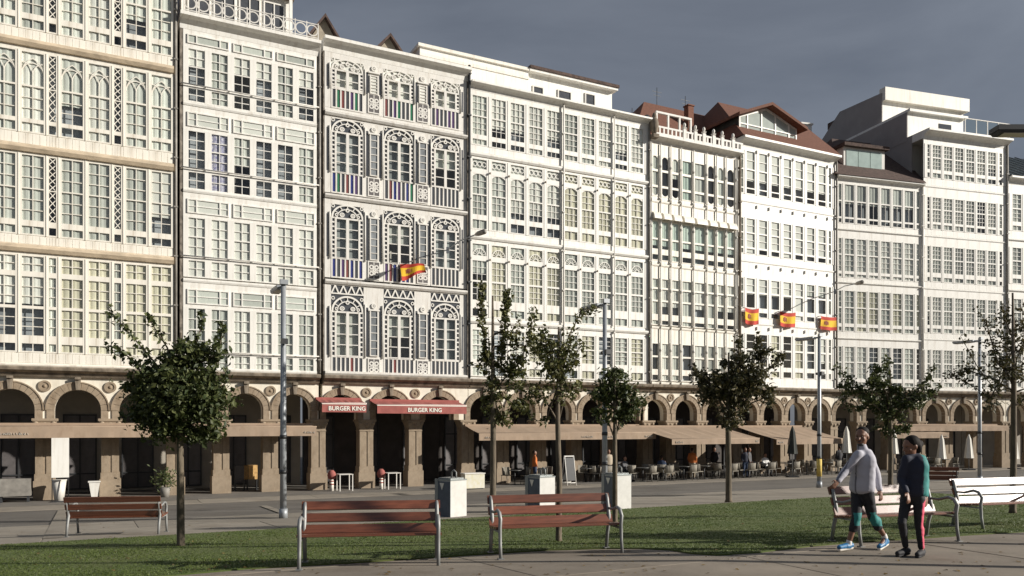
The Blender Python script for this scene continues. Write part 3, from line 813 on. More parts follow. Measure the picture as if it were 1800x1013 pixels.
def tracery(w, hh):
    b = MB(); cx = w / 2; k = (hh - .03) / (w / 2)
    b.arc(cx, 0, w / 2 - .10, w / 2 - .015, 0, 180, -.03, .03, 16, ez=k); b.arc(cx, 0, w * .30, w * .30 + .05, 0, 180, -.02, .03, 14, ez=k)
    for sx in (-1, 1):
        b.arc(cx + sx * w * .165, .13, .07, .12, 0, 360, -.025, .03, 10, ez=.9); b.arc(cx + sx * w * .165, .13, .02, .045, 0, 360, -.02, .03, 8)
        b.arc(cx + sx * w * .33, .11, .04, .085, 0, 360, -.02, .03, 8); b.arc(cx + sx * w * .44, hh * .78, .05, .09, 0, 360, -.02, .03, 8)
    b.arc(cx, hh * .55, .05, .10, 0, 360, -.027, .03, 10)
    for a in (30, 60, 90, 120, 150):
        d = Vector((math.cos(R(a)), math.sin(R(a)) * k)); n = Vector((-d.y, d.x)).normalized() * .018; p, q = Vector((cx, 0)) + d * w * .33, Vector((cx, 0)) + d * w * .46
        b.prism([tuple(p - n), tuple(q - n), tuple(q + n), tuple(p + n)], -.024, .03)
    return b
ctint = [[4, 4, 4, 4, 2, 4, 4], [0, 4, 3, 2, 0, 4, 0], [0, 1, 4, 2, 0, 3, 4], [4, 1, 2, 4, 3, 1, 4]]
for fi, f in enumerate(R3):
    z0, z1 = f['z0'], f['z1']; c0, c1 = H(f['col'][0]), H(f['col'][1]); w0, w1 = H(f['win'][0]), H(f['win'][1]); a0, a1 = H(f['arch'][0]), H(f['arch'][1])
    topz = H(f['fr'][1]) if f['fr'] else a1
    storey(h, z0, z1, c0 - .06, topz + .06, bays, band=.2, proud=.16, ribs=False, mull_proud=.03)
    for bi, (x0, x1) in enumerate(bays):
        w = x1 - x0
        # paired casement with rows of little panes down both sides
        hh = w1 - w0 + .16
        def mk(w=w, hh=hh, n=4 if fi < 3 else 2):
            b = MB(); e = .05; s_ = .17; m_ = w / 2
            for p, q in ((0, e), (s_, s_ + .09), (m_ - .07, m_ + .07), (w - s_ - .09, w - s_), (w - e, w)): b.box(p, q, -.035, .05, 0, hh)
            for p, q in ((s_ + .09, m_ - .07), (m_ + .07, w - s_ - .09)):
                b.box(p, q, -.03, .047, 0, .08); b.box(p, q, -.03, .047, hh - .08, hh)
                for j in range(1, n): z = .08 + (hh - .16) * j / n; b.box(p, q, -.02, .04, z - .02, z + .02)
            nn = 9 if fi < 3 else 5
            for p, q in ((e, s_), (w - s_, w - e)):
                for j in range(nn + 1): z = (hh - .07) * j / nn; b.box(p, q, -.028, .045, z, z + .07)
            return b
        o = h.shared(('cas', fi), 'window', mk, h.paint, (x0, 0, w0 - .08))
        n = 4 if fi < 3 else 2; pw = w / 2 - .33; ph = (hh - .16) / n
        for sx in (0, 1):
            for j in range(n):
                p = h.shared(('pn', round(ph, 2)), 'pane', lambda pw=pw, ph=ph: MB().sheet(0, pw, 0, 0, ph), M_GLASS, ((.26 if sx == 0 else w / 2 + .07), .015, .08 + j * ph), o)
                p.rotation_euler = (rnd.gauss(0, .006), 0, rnd.gauss(0, .006))
            h.shared(('ss', round(hh, 2)), 'side_glass', lambda hh=hh: MB().box(.05, .17, .010, .014, 0, hh), M_COLPANEL[4], ((0 if sx == 0 else w - .22), 0, 0), o)
        cv = pick([(5, (1, M_BLINDD, 'curtain')), (2, CG(.5)), (.6, None), (1, CG())]) if fi < 3 else CW(1)
        if cv:
            fr, m_, nm = cv
            h.shared(('cv', round(hh * fr, 2), id(m_)), 'curtain', lambda fr=fr, hh=hh, w=w: MB().box(.2, w - .2, .14, .15, 0, hh * fr), m_, (0, 0, hh * (1 - fr)), o)
        # carved arch over it
        t_ = h.shared(('arch', fi), 'arch_tracery', lambda w=w, hh=a1 - a0 + .1: tracery(w, hh), M_TRACE, (x0, 0, w1 + .08))
        h.shared(('archg', fi), 'glass', lambda w=w, hh=a1 - a0 + .12: MB().box(0, w, .035, .04, 0, hh), M_COLPANEL[4] if fi < 3 else M_BLINDG, (0, 0, 0), t_)
        if f['fr']:
            z_a, z_b = w1 + .08 + (a1 - a0) + .12, H(f['fr'][1]) + .06
            def mk(w=w, hh=z_b - z_a):
                b = MB(); b.box(0, w, -.02, .05, hh - .06, hh); b.box(0, w, -.02, .05, 0, .06)
                n = 4
                for k in range(n):
                    xa, xb = w * k / n, w * (k + 1) / n; xm = (xa + xb) / 2
                    b.prism([(xa, .06), (xa + .07, .06), (xm + .035, hh - .06), (xm - .035, hh - .06)], -.015, .03); b.prism([(xb - .07, .06), (xb, .06), (xm + .035, hh - .06), (xm - .035, hh - .06)], -.012, .03)
                return b
            fz = h.shared(('frz',), 'frieze', mk, M_TRACE, (x0, 0, z_a))
            h.shared(('frzg',), 'glass', lambda w=w, hh=z_b - z_a: MB().box(0, w, .035, .04, 0, hh), M_COLPANEL[4], (0, 0, 0), fz)
        # strips of coloured glass under it
        hc = c1 - c0 + .1
        def mk(w=w, hc=hc):
            b = MB(); n = 7; b.box(0, w, -.03, .05, -.06, 0); b.box(0, w, -.03, .05, hc - .02, hc + .04)
            for k in range(n + 1): x = (w - .07) * k / n; b.box(x, x + .07, -.024, .045, 0, hc - .02)
            return b
        cp = h.shared(('cpf', fi), 'coloured_panel', mk, h.paint, (x0, 0, c0))
        for k in range(7):
            ti = ctint[fi][k] if bi == 0 else (ctint[fi][(k + 2 * bi) % 7] if bi == 1 else (4 if fi in (0, 1, 2) else rnd.choice((4, 3))))
            px_ = .07 + k * (w - .07) / 7 - .002
            h.shared(('cpp', fi, ti), 'coloured_pane', lambda w=w, hc=hc: MB().box(0, (w - .07) / 7 - .066, .005, .012, 0, hc - .02), M_COLPANEL[ti], (px_, 0, 0), cp)
    # narrow lights between the bays, with colonnettes, scroll and quatrefoil panel
    gaps3 = [(bays[0][1], bays[1][0]), (bays[1][1], bays[2][0])]
    for (xa, xb) in gaps3:
        cx = (xa + xb) / 2; wn_ = .42; hh = w1 - w0 + (.25 if fi < 3 else .1)
        def mk(wn_=wn_, hh=hh):
            b = MB(); e = .05; b.box(0, e, -.05, .0, 0, hh); b.box(wn_ - e, wn_, -.05, .0, 0, hh); b.box(e, wn_ - e, -.048, 0, 0, e); b.box(e, wn_ - e, -.048, 0, hh - e, hh)
            for j in range(1, 6): z = hh * j / 6; b.box(e, wn_ - e, -.045, 0, z - .016, z + .016)
            return b
        o = h.shared(('nar', fi), 'narrow_window', mk, h.paint, (cx - wn_ / 2, -.035, w0))
        h.shared(('narg', fi), 'glass', lambda wn_=wn_, hh=hh: MB().box(.05, wn_ - .05, -.022, -.018, 0, hh), mat('grey_window_glass', (.20, .215, .225), .1, .25, 3, obj_rand=.4) if fi < 3 else M_BLINDG, (0, .01, 0), o)
        for sx in (-1, 1):
            st = h.shared(('stp', fi), 'dark_strip', lambda hh=hh: MB().box(-.055, .055, -.012, -.002, 0, hh + .1), M_COLPANEL[4], (cx + sx * .325, -.01, w0 - .02))
            h.shared(('cln', fi), 'colonnette', lambda hh=hh: MB().tube([(0, 0, -.1), (0, 0, hh + .22)], .035, 8), M_TRACE, (cx + sx * .43, -.055, w0))
        h.shared(('scr',), 'scroll', lambda: MB().arc(0, 0, .07, .13, 0, 360, -.05, 0, 12).arc(0, 0, .0, .04, 0, 360, -.06, 0, 8).box(-.28, .28, -.08, 0, -.24, -.17), M_TRACE, (cx, -.02, w1 + .42))
        def mk(hc=hc):
            b = MB(); q = .3; b.box(-q, q, -.02, 0, 0, .05); b.box(-q, q, -.02, 0, hc - .05, hc); b.box(-q, -q + .05, -.02, 0, .05, hc - .05); b.box(q - .05, q, -.02, 0, .05, hc - .05)
            for sx in (-1, 1):
                for sz in (-1, 1): b.arc(sx * .125, hc / 2 + sz * .15, .055, .115, 0, 360, -.02, 0, 10)
            b.arc(0, hc / 2, .04, .085, 0, 360, -.024, 0, 9); b.box(-.25, .25, -.012, 0, hc / 2 - .018, hc / 2 + .018); b.box(-.018, .018, -.014, 0, .05, hc - .05)
            return b
        qp = h.shared(('qf', fi), 'quatrefoil_panel', mk, M_TRACE, (cx, -.035, c0))
        h.shared(('qfb', fi), 'backing', lambda hc=hc: MB().box(-.25, .25, -.008, 0, .05, hc - .05), mat('purple_grey', (.10, .09, .09), .6), (0, 0, 0), qp)
    for cx in (bays[0][0] - .16, bays[2][1] + .13):
        h.shared(('est', fi), 'dark_strip', lambda hh=w1 - w0: MB().box(-.04, .04, -.012, -.002, 0, hh + .2), M_COLPANEL[4], (cx, -.01, w0))
        h.shared(('ecl', fi), 'colonnette', lambda hh=w1 - w0: MB().tube([(0, 0, -.1), (0, 0, hh + .3)], .03, 8), M_TRACE, (cx + (.09 if cx < 1 else -.09), -.05, w0))
zt = h.H(68, 572)
cornice(h, R3[3]['z1'], zt, .4, M_WHITE); mass(h, zt - .1); party(h, zt - .2, True, True, .34); pipe(h, h.w - .02, 5.4, zt + .2, .07, -.12, M_IRON)
# two stone gables of the attic behind the cornice
for (xl, xm, yt, xr, yb) in ((528, 570, 28, 612, 70), (640, 684, 62, 726, 98)):
    d = 1.8; sl, sm_, sr = h.s(xl, d), h.s(xm, d), h.s(xr, d); zp = h.H(yt + 5, xm, d); zb = h.H(yb, xr, d); zb = min(zb, zt - .1)
    b = MB(); b.prism([(sl, zt - .6), (sr, zt - .6), (sr, zb), (sm_, zp), (sl, zb + .1)], d, d + 5); o = h.part('gable', b, M_STONEG)
    b = MB(); k = .16
    b.prism([(sl - .2, zb + .0), (sm_, zp), (sm_, zp + k), (sl - .2, zb + k)], d - .25, d + 5); b.prism([(sm_ + .001, zp), (sr + .25, zb - .15), (sr + .25, zb - .15 + k), (sm_ + .001, zp + k)], d - .25, d + 5)
    h.part('gable_roof', b, M_TILED, o)
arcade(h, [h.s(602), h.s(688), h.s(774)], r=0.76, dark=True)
H3 = h

# ------------------------------------------------------------------ house 4: long white gallery of ten windows
h = House('gallery_house', 'long white gallery house of ten windows with fan tracery and a set-back penthouse', P1, 825, 1141, 875, M_WHITE)
H = h.H
cols = h.cols(829, 1131, 10, 0.20)
F4 = [dict(z0=5.34, z1=H(571), L=[((661, 647), 2, 1, None), ((633, 609), 2, 3, None), ((607, 582), 2, 3, None)], cov=[(3, CG()), (3, CY()), (.4, None), (1, BW(.5))]),
      dict(z0=H(571), z1=H(425), L=[((558, 545), 2, 1, None), ((530, 499), 3, 3, None), ((496, 462), 3, 3, None), ((453, 433), 1, 1, 'fan')], cov=[(3, CG()), (2, CY()), (1, CG(.4))]),
      dict(z0=H(425), z1=H(281), L=[((406, 391), 2, 1, None), ((382, 348), 3, 3, None), ((346, 311), 2, 3, 'archtop'), ((302, 286), 2, 1, 'scroll')], cov=[(3, CW(.7)), (2, CG()), (2, CY())]),
      dict(z0=H(281), z1=H(167), L=[((260, 251), 3, 1, None), ((243, 212), 3, 3, None), ((210, 176), 3, 3, None)], cov=[(4, BW(.6)), (2, CW()), (2, CG())])]
for fi, f in enumerate(F4):
    L = [(H(a[0]), H(a[1]), nc_, nr_, st) for a, nc_, nr_, st in f['L']]
    wz0, wz1 = L[0][0] - .05, L[-1][1] + .06
    storey(h, f['z0'], f['z1'], wz0, wz1, cols, band=.2 if fi else .1, proud=.12 if fi else .05, mull_proud=.035, boards=0)
    for k, (a, c) in enumerate(cols):
        cv = pick(f['cov'])
        if fi == 1 and k > 5: cv = CY() if rnd.random() < .4 else CG()
        if fi == 2 and k > 5: cv = CY()
        window(h, a, c, wz0, wz1, L, .05, cover=cv, mw=.024)
        if fi in (1, 2):
            h.shared(('knob', fi), 'boss', lambda: MB().ell((0, 0, 0), (.05, .05, .06), 8, 6), M_STONED, (a - .10, -.10, L[-2][1] + .08))
zt = h.H(144, 826)
cornice(h, H(167), zt, .38); mass(h, zt - .1); party(h, zt, False, True, .3)
pipe(h, h.s(989), 5.4, zt - .1, .045, -.12, M_GREYW); pipe(h, h.s(1078), 5.4, zt - .1, .03, -.11, M_GREYW); pipe(h, h.w - .04, 5.4, zt + .1, .06, -.1)
# set-back penthouse: plain white block, then a lower block with three windows under a dark flat roof
d = 2.0
xa, xb = h.s(738, d), h.s(929, d); zp = h.H(126, 929, d)
b = MB(); b.box(xa, xb, d, 8, zt - .3, zp); o = h.part('penthouse', b, M_WHITE)
b = MB(); b.box(xa - .12, xb + .05, d - .12, 8.1, zp - .0, zp + .16); b.box(xa - .02, xb + .02, d - .05, d, zp - .45, zp - .3); h.part('parapet', b, M_CREAM, o)
xa, xb = xb + .02, h.s(1079, d); zq = h.H(160, 1079, d)
b = MB(); b.box(xa, xb, d + .2, 8, zt - .3, zq); o = h.part('penthouse', b, M_WHITE)
b = MB(); b.box(xa, xb + .2, d - .15, 8.2, zq, zq + .14, 0); b.box(xa, xb + .25, d - .22, 8.3, zq + .141, zq + .30, 1); h.part('flat_roof', b, [M_WHITE, M_TILED], o)
for (p, q, y0, y1) in ((939, 958, 150, 166), (983, 1007, 157, 176), (1031, 1049, 163, 184)):
    a, c = h.s(p, d), h.s(q, d); z1_ = h.H(y0, p, d) + .06; z0_ = z1_ - .85
    b = MB(); e = .06; b.box(a, a + e, d + .13, d + .2, z0_, z1_); b.box(c - e, c, d + .13, d + .2, z0_, z1_); b.box(a + e, c - e, d + .13, d + .2, z0_, z0_ + e); b.box(a + e, c - e, d + .13, d + .2, z1_ - e, z1_)
    h.part('window', b, M_GREYW, o); b = MB(); b.box(a + e, c - e, d + .175, d + .198, z0_ + e, z1_ - e); h.part('glass', b, M_COLPANEL[4], o)
b = MB(); b.tube([(h.w - .1, 1.5, zt), (h.w - .1, 1.5, zt + 1.2)], .02, 6); b.ell((h.w - .22, -.1, zt + .05), (.22, .16, .18), 8, 6); h.part('gutter_head', b, M_IRON)
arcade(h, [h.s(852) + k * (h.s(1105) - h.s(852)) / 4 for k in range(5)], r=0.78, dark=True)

# ------------------------------------------------------------------ house 5: slim columns, round-headed lights and a crested parapet
h = House('gallery_house', 'narrow white gallery house with slender columns, hooded windows and crested parapet', P1, 1142, 1299, 1151, M_CREAM)
H = h.H
edge = [1143, 1160, 1178, 1196, 1218, 1241, 1258, 1275, 1293]
cols = [(h.s(a) + .09, h.s(c) - .09) for a, c in zip(edge[:-1], edge[1:])]
F5 = [dict(z0=5.34, z1=H(578), L=[(668, 659, None), (649, 628, None), (625, 604, None)], cov=[(1, None), (3, CG()), (2, CW())]),
      dict(z0=H(578), z1=H(468), L=[(570, 563, None), (552, 530, None), (527, 508, None), (505, 490, None)], cov=[(3, CW(.6)), (2, CG())]),
      dict(z0=H(468), z1=H(356), L=[(456, 447, None), (437, 421, None), (418, 389, None)], cov=[(4, CW(.62)), (1, CW())]),
      dict(z0=H(356), z1=H(252), L=[(343, 329, 'roundbottom'), (325, 301, None), (297, 274, 'roundtop')], cov=[(3, CG()), (1, CG(.5)), (1, None)])]
for fi, f in enumerate(F5):
    L = [(H(a), H(c), 1, 1, st) for a, c, st in f['L']]
    wz0, wz1 = L[0][0] - .05, L[-1][1] + .06
    storey(h, f['z0'], f['z1'], wz0, wz1, cols, band=.14, proud=.06, mull_proud=.05, ribs=False)
    for k, (a, c) in enumerate(cols):
        LL = L if not (fi == 3 and k in (3, 4)) else [(p, q, 1, 1, None) for p, q, _, _, _ in L]
        window(h, a, c, wz0, wz1, LL, .05, cover=pick(f['cov']), glass=M_GLASSG if (fi == 2 or (fi == 3 and k == 3)) else M_GLASS)
        if fi == 2:   # a curved hood over every window
            def mk(w=c - a):
                b = MB(); n = 6; pts = [(-.30 * math.sin(R(90) * k / n), -.42 * (1 - math.cos(R(90) * (k) / n))) for k in range(n + 1)]
                for p, q in zip(pts[:-1], pts[1:]): b.face([(0, p[0], p[1]), (w, p[0], p[1]), (w, q[0], q[1]), (0, q[0], q[1])], smooth=True)
                for xx in (0, w):
                    b.face([(xx, -.015, 0)] + [(xx, p[0], p[1]) for p in pts] + [(xx, -.015, -.42)])
                return b
            h.shared(('hood', round(c - a, 2)), 'hood', mk, h.paint, (a, -.02, wz1 + .46))
    for e in edge:   # slender columns that run up the front
        xx = min(max(h.s(e), .06), h.w - .06)
        h.shared(('col', fi), 'slender_column', lambda z0=f['z0'], z1=f['z1']: MB().tube([(0, 0, 0), (0, 0, z1 - z0)], .034, 8).ell((0, 0, (z1 - z0) * .62), (.065, .065, .10), 8, 6).box(-.05, .05, -.03, .06, .2, .3), M_GREYW, (xx, -.085, f['z0']))
zt = h.H(241, 1151); cornice(h, H(252), zt, .45, M_GREYW); mass(h, zt - .1); party(h, zt - .1, False, True, .3); pipe(h, h.w - .02, 5.4, zt, .07, -.12, M_STONED)
b = MB(); b.box(.1, h.w - .05, -.42, -.30, zt, zt + .12); b.box(.1, h.w - .05, -.40, -.32, zt + .42, zt + .52)
n = 22
for k in range(n + 1): x = .14 + k * (h.w - .3) / n; b.box(x - .05, x + .05, -.395, -.325, zt + .12, zt + .42)
cr_ = h.part('crested_parapet', b, M_GREYW)
for x in (1196, 1215, 1230, 1247, 1262, 1281):
    h.shared(('fin',), 'finial', lambda: MB().box(-.11, .11, -.07, .07, 0, .6).taper(-.07, .07, -.06, .06, .6, .72, .05).ell((0, 0, .86), (.09, .09, .15), 8, 6), M_GREYW, (h.s(x), -.36, zt), cr_)
b = MB(); xa, xb = .25, h.s(1208)
for x in (xa, (xa * 2 + xb) / 3, (xa + 2 * xb) / 3, xb): b.box(x - .05, x + .05, -.35, -.25, zt + .53, zt + 1.25)
b.box(xa - .05, xb + .05, -.36, -.24, zt + 1.25, zt + 1.36); h.part('open_frame', b, M_GREYW, cr_)
b = MB(); b.ell((0.1, -.3, zt + .5), (.25, .25, .55), 9, 7); b.ell((.1, -.3, zt + 1.0), (.14, .14, .25), 8, 6); b.box(-.1, .3, -.5, -.1, zt - .2, zt); h.part('urn', b, M_STONED)
# tiled hipped roof
d = 1.2; b = MB()
zr0 = zt - .3; zr1 = h.H(180, 1135, 6.0)
pts = dict(a=(h.s(1098, 2.2), 1.7, zr0), b=(h.w + 2.5, 1.7, zr0), c=(h.w + 4.5, 6.0, zr1), e=(h.s(1132, 6.0), 6.0, zr1), f=(h.s(1098, 2.2), 10.5, zr0), g=(h.w + 4.5, 10.5, zr0))
b.face([pts['a'], pts['b'], pts['c'], pts['e']]); b.face([pts['a'], pts['e'], pts['f']]); b.face([pts['e'], pts['c'], pts['g'], pts['f']]); b.face([pts['b'], pts['g'], pts['c']])
rf = h.part('roof', b, M_TILE)
b = MB(); sx = h.s(1213, 4.5); b.box(sx - .22, sx + .22, 4.4, 4.85, zr1 - 1.9, zr1 - .35); b.box(sx - .27, sx + .27, 4.35, 4.9, zr1 - .35, zr1 - .27); h.part('chimney', b, mat('brick_chimney', (.20, .085, .055), .9, .2, 6), rf)
for x, y0 in ((1158, 155), (1208, 170)):
    sx = h.s(x, 6.0); b = MB(); b.tube([(sx, 6.2, zr1 - .5), (sx, 6.2, h.H(y0, x, 6.2))], .022, 5); zz = h.H(y0, x, 6.2) - .3; b.box(sx - .4, sx + .4, 6.19, 6.21, zz, zz + .02); b.box(sx - .3, sx + .3, 6.19, 6.21, zz - .25, zz - .23); h.part('antenna', b, M_IRON)
arcade(h, [h.s(1154), h.s(1208), h.s(1261)], r=0.80, dark=True)

# ------------------------------------------------------------------ house 6: white gallery with three flags and a glazed gable dormer
h = House('gallery_house', 'white gallery house with boarded bands, red tiled roof and glazed gable dormer', P1, 1300, 1469, 1320, M_WHITE)
H = h.H
wcols = h.cols(1311, 1452, 7, .26)
cols = [(h.s(1302), h.s(1307))] + wcols + [(h.s(1456), h.s(1461))]
F6 = [dict(z0=5.34, z1=H(571), L=[(662, 652, 1), (644, 616, 2), (613, 588, 2)], cov=[(3, BW(.6)), (2, None), (2, CY())]),
      dict(z0=H(571), z1=H(462), L=[(557, 549, 1), (541, 516, 1), (513, 490, 2)], cov=[(3, BW(.4)), (2, CG(.3)), (1, BW(1))]),
      dict(z0=H(462), z1=H(357), L=[(446, 438, 1), (435, 411, 2), (409, 385, 2)], cov=[(4, BW(.8)), (1, BW(.95))]),
      dict(z0=H(357), z1=H(260), L=[(341, 333, 1), (331, 300, 2), (298, 267, 2)], cov=[(6, BW(.68)), (1, BW(.7))])]
for fi, f in enumerate(F6):
    L = [(H(a), H(c), 1, n, None) for a, c, n in f['L']]
    wz0, wz1 = L[0][0] - .05, L[-1][1] + .06
    storey(h, f['z0'], f['z1'], wz0, wz1, cols, band=.12, proud=.05, mull_proud=.035)
    for k, (a, c) in enumerate(cols):
        window(h, a, c, wz0, wz1, L, .05 if c - a > .4 else .03, cover=pick(f['cov']) if c - a > .4 else CG(), name='window' if c - a > .4 else 'narrow_window')
    for a, c in cols[1:-1]:
        h.shared(('dent',), 'bracket', lambda: MB().box(-.035, .035, -.10, -.012, 0, .2), h.paint, (c + .12, 0, f['z1'] - .30))
zt = h.H(241, 1300); cornice(h, H(260), zt, .5); mass(h, zt - .1); party(h, zt - .4, False, True, .3); pipe(h, h.w - .03, 5.4, zt - .3, .06, -.11)
b = MB(); d0 = -.45; zr1 = zt + 3.6
zr1 = h.H(213, 1402, 5.0); ra, rb = h.s(1262, 5.0), h.s(1404, 5.0)
A_, B_, C_, E_ = (-.1, d0, zt), (h.w + .1, d0, zt), (rb, 5.0, zr1), (ra, 5.0, zr1); G_ = (h.w + .1, 10, zt); K_ = (-.1, 10, zt)
b.face([A_, B_, C_, E_]); b.face([B_, G_, C_]); b.face([E_, C_, G_, K_]); b.face([A_, E_, K_])
rf = h.part('roof', b, M_TILE)
# dormer
d = .9; sl, sm_, sr = h.s(1298, d), h.s(1346, d), h.s(1399, d); zb = h.H(252, 1398, d); ze = h.H(226, 1398, d); zp = h.H(191, 1346, d)
b = MB(); b.prism([(sl, zb), (sr, zb), (sr, ze), (sm_, zp), (sl, ze)], d, 6); dm = h.part('dormer', b, mat('dormer_dark', (.05, .052, .05), .7, .2, 3))
b = MB(); e = .09
b.box(sl, sl + e, d - .08, d - .002, zb, ze); b.box(sr - e, sr, d - .08, d - .002, zb, ze); b.box(sl + e, sr - e, d - .078, d - .002, zb, zb + e); b.box(sl + e, sr - e, d - .078, d - .002, (zb + ze) / 2 - .03, (zb + ze) / 2 + .04)
W_ = sr - sl
for k in (.14, .38, .62, .86):
    x = sl + k * W_; zz = ze + (zp - ze) * (1 - abs(x - sm_) / (W_ / 2)); b.box(x - .05, x + .05, d - .075, d - .002, zb + e, zz - .02)
for s_, (p, q) in ((1, ((sl, ze), (sm_, zp))), (-1, ((sm_, zp), (sr, ze)))): b.prism([(p[0], p[1] - .14), (q[0], q[1] - .14), q, p], d - .072, d - .002)
wd = h.part('window', b, M_WHITE, dm)
b = MB(); b.prism([(sl + .05, zb + .05), (sr - .05, zb + .05), (sr - .05, ze - .05), (sm_, zp - .1), (sl + .05, ze - .05)], d - .03, d - .0025); h.part('glass', b, mat('pale_dormer_glass', (.42, .47, .44), .08, .1, 2), dm)
b = MB(); k = .18
b.prism([(sl - .45, ze - .22), (sm_, zp + .02), (sm_, zp + .02 + k), (sl - .45, ze - .22 + k)], d - .6, 6); b.prism([(sm_ + .001, zp + .02), (sr + .45, ze - .22), (sr + .45, ze - .22 + k), (sm_ + .001, zp + .02 + k)], d - .6, 6)
h.part('dormer_roof', b, M_TILE, dm)
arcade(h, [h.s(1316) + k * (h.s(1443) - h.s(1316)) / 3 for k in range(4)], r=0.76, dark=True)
H6 = h

# ------------------------------------------------------------------ houses 7, 8, 9 beyond the bend
h = House('gallery_house', 'low white gallery house with box dormer on brown tiles beside taller house', P2, 1469, 1622, 1492, M_WHITE)
H = h.H
wcols = h.cols(1484, 1606, 6, .17); cols = [(h.s(1473), h.s(1480))] + wcols + [(h.s(1610), h.s(1617.5))]
F7 = [dict(z0=5.34, z1=H(597), L=[(678, 672, 2, 1), (665, 638, 2, 3), (636, 610, 2, 3)], cov=[(2, CG()), (1, None), (1, CW())]),
      dict(z0=H(597), z1=H(499), L=[(582, 575, 2, 1), (569, 542, 2, 3), (540, 512, 2, 3)], cov=[(3, CY()), (3, CG())]),
      dict(z0=H(499), z1=H(406), L=[(487, 482, 2, 1), (477, 449, 2, 3), (447, 420, 2, 3)], cov=[(4, CW()), (1, CG())]),
      dict(z0=H(406), z1=H(320), L=[(392, 385, 2, 1), (382, 355, 2, 1), (353, 325, 1, 1)], cov=[(3, CG(.5)), (1, CG())])]
for fi, f in enumerate(F7):
    L = [(H(a), H(c), n, m_, None) for a, c, n, m_ in f['L']]; wz0, wz1 = L[0][0] - .05, L[-1][1] + .05
    storey(h, f['z0'], f['z1'], wz0, wz1, cols, band=.12, proud=.09, mull_proud=.035)
    for a, c in cols: window(h, a, c, wz0, wz1, L if c - a > .45 else [(p, q, 1, m_, s_) for p, q, n, m_, s_ in L], .045, cover=pick(f['cov']), mw=.022, name='window' if c - a > .45 else 'narrow_window')
zt = h.H(311, 1492); cornice(h, H(320), zt, .3); mass(h, zt - .1); party(h, zt - .2, False, True, .3); pipe(h, h.w - .06, 5.4, zt, .10, -.05, M_GREYW)
b = MB(); zr1 = h.H(246, 1480, 5.0); ra = h.s(1462, 5.0)
b.face([(-.3, -.35, zt), (h.w, -.35, zt), (h.w + 2.0, 5, zr1), (ra, 5, zr1)]); b.face([(ra, 5, zr1), (h.w + 2.0, 5, zr1), (h.w, 10, zt), (-.3, 10, zt)]); b.face([(-.3, -.35, zt), (ra, 5, zr1), (-.3, 10, zt)])
h.part('roof', b, M_TILED)
d = 1.0; sl, sr = h.s(1483, d), h.s(1555, d); zb, ze = h.H(303, 1519, d), h.H(262, 1519, d)
b = MB(); b.box(sl, sr, d, 5, zb, ze); dm = h.part('dormer', b, M_GREYW)
b = MB(); b.box(sl - .15, sr + .15, d - .3, 5, ze, ze + .22); h.part('dormer_roof', b, M_TILED, dm)
for k in range(3):
    a = sl + .2 + k * (sr - sl - .4) / 3; c = a + (sr - sl - .4) / 3 - .06
    b = MB(); b.box(a, c, d - .03, d - .001, zb + .3, ze - .15); h.part('dormer_pane', b, mat('aqua_glass', (.45, .55, .52), .08, .1, 2), dm)
a, c = h.s(1409, 7.5), h.s(1427, 7.5); zq = h.H(219, 1418, 7.5)
b = MB(); b.box(a, c, 7.5, 9, zt, zq); b.box(a - .08, c + .08, 7.42, 9.08, zq, zq + .12); h.part('chimney_stack', b, M_WHITE)
arcade(h, [h.s(1489), h.s(1542), h.s(1595)], r=0.84)

h = House('gallery_house', 'tall white five-storey gallery house with white penthouse and glass terrace railing', P2, 1623, 1770, 1646, M_WHITE)
H = h.H
wcols = h.cols(1638.5, 1751, 6, .19); cols = [(h.s(1629), h.s(1635))] + wcols + [(h.s(1756), h.s(1762))]
F8 = [dict(z0=5.34, z1=H(599), L=[(680, 673), (665, 641), (639, 616)]), dict(z0=H(599), z1=H(510), L=[(585, 578), (572, 548), (546, 523)]),
      dict(z0=H(510), z1=H(418), L=[(495, 488), (480, 458), (456, 434)]), dict(z0=H(418), z1=H(331), L=[(403, 395), (391, 370), (368, 348)]), dict(z0=H(331), z1=H(246), L=[(313, 305), (299, 279), (277, 256)])]
for fi, f in enumerate(F8):
    L = [(H(a), H(c), 2 if k == 0 else 3, 1 if k == 0 else 3, None) for k, (a, c) in enumerate(f['L'])]; wz0, wz1 = L[0][0] - .05, L[-1][1] + .05
    storey(h, f['z0'], f['z1'], wz0, wz1, cols, band=.12, proud=.05, mull_proud=.035)
    for a, c in cols: window(h, a, c, wz0, wz1, L if c - a > .4 else [(p, q, 1, m_, s_) for p, q, n, m_, s_ in L], .045, cover=pick([(4, CG()), (2, CW()), (1, None), (1, CW(.5))]), mw=.026, name='window' if c - a > .4 else 'narrow_window')
zt = h.H(232, 1646); cornice(h, H(246), zt, .55); mass(h, zt - .1, 9); party(h, zt - .2, False, True, .3); pipe(h, h.w - .05, 5.4, zt, .09, -.06)
b = MB(); b.box(-.04, .02, 1.0, 9, 5.4, zt - .05); h.part('side_wall', b, M_RENDERG)
d = 1.4; a, c = 0.0, h.s(1692, d); zp = h.H(205, 1650, d)
b = MB(); b.box(a, c, d, 8, zt - .2, zp); o = h.part('penthouse', b, M_WHITE)
b = MB(); b.box(a - .03, c + .25, d - .25, 8, zp, zp + .18); h.part('flat_roof', b, M_WHITE, o)
b = MB(); b.box(a - .06, a - .003, d + .003, 7.9, zt - .3, zp - .003); h.part('side_wall', b, M_RENDERG, o)
b = MB(); b.box(h.s(1650, d), h.s(1672, d), d - .02, d + .05, zp - 1.15, zp - .5); h.part('window', b, M_COLPANEL[4], o)
d2 = 4.2; a, c = h.s(1551, d2), h.s(1693, d2); zq = h.H(178, 1551, d2); 
b = MB(); b.box(a, c, d2, d2 + 5.5, zt - 2.5, zq); o = h.part('tower_block', b, M_WHITE)
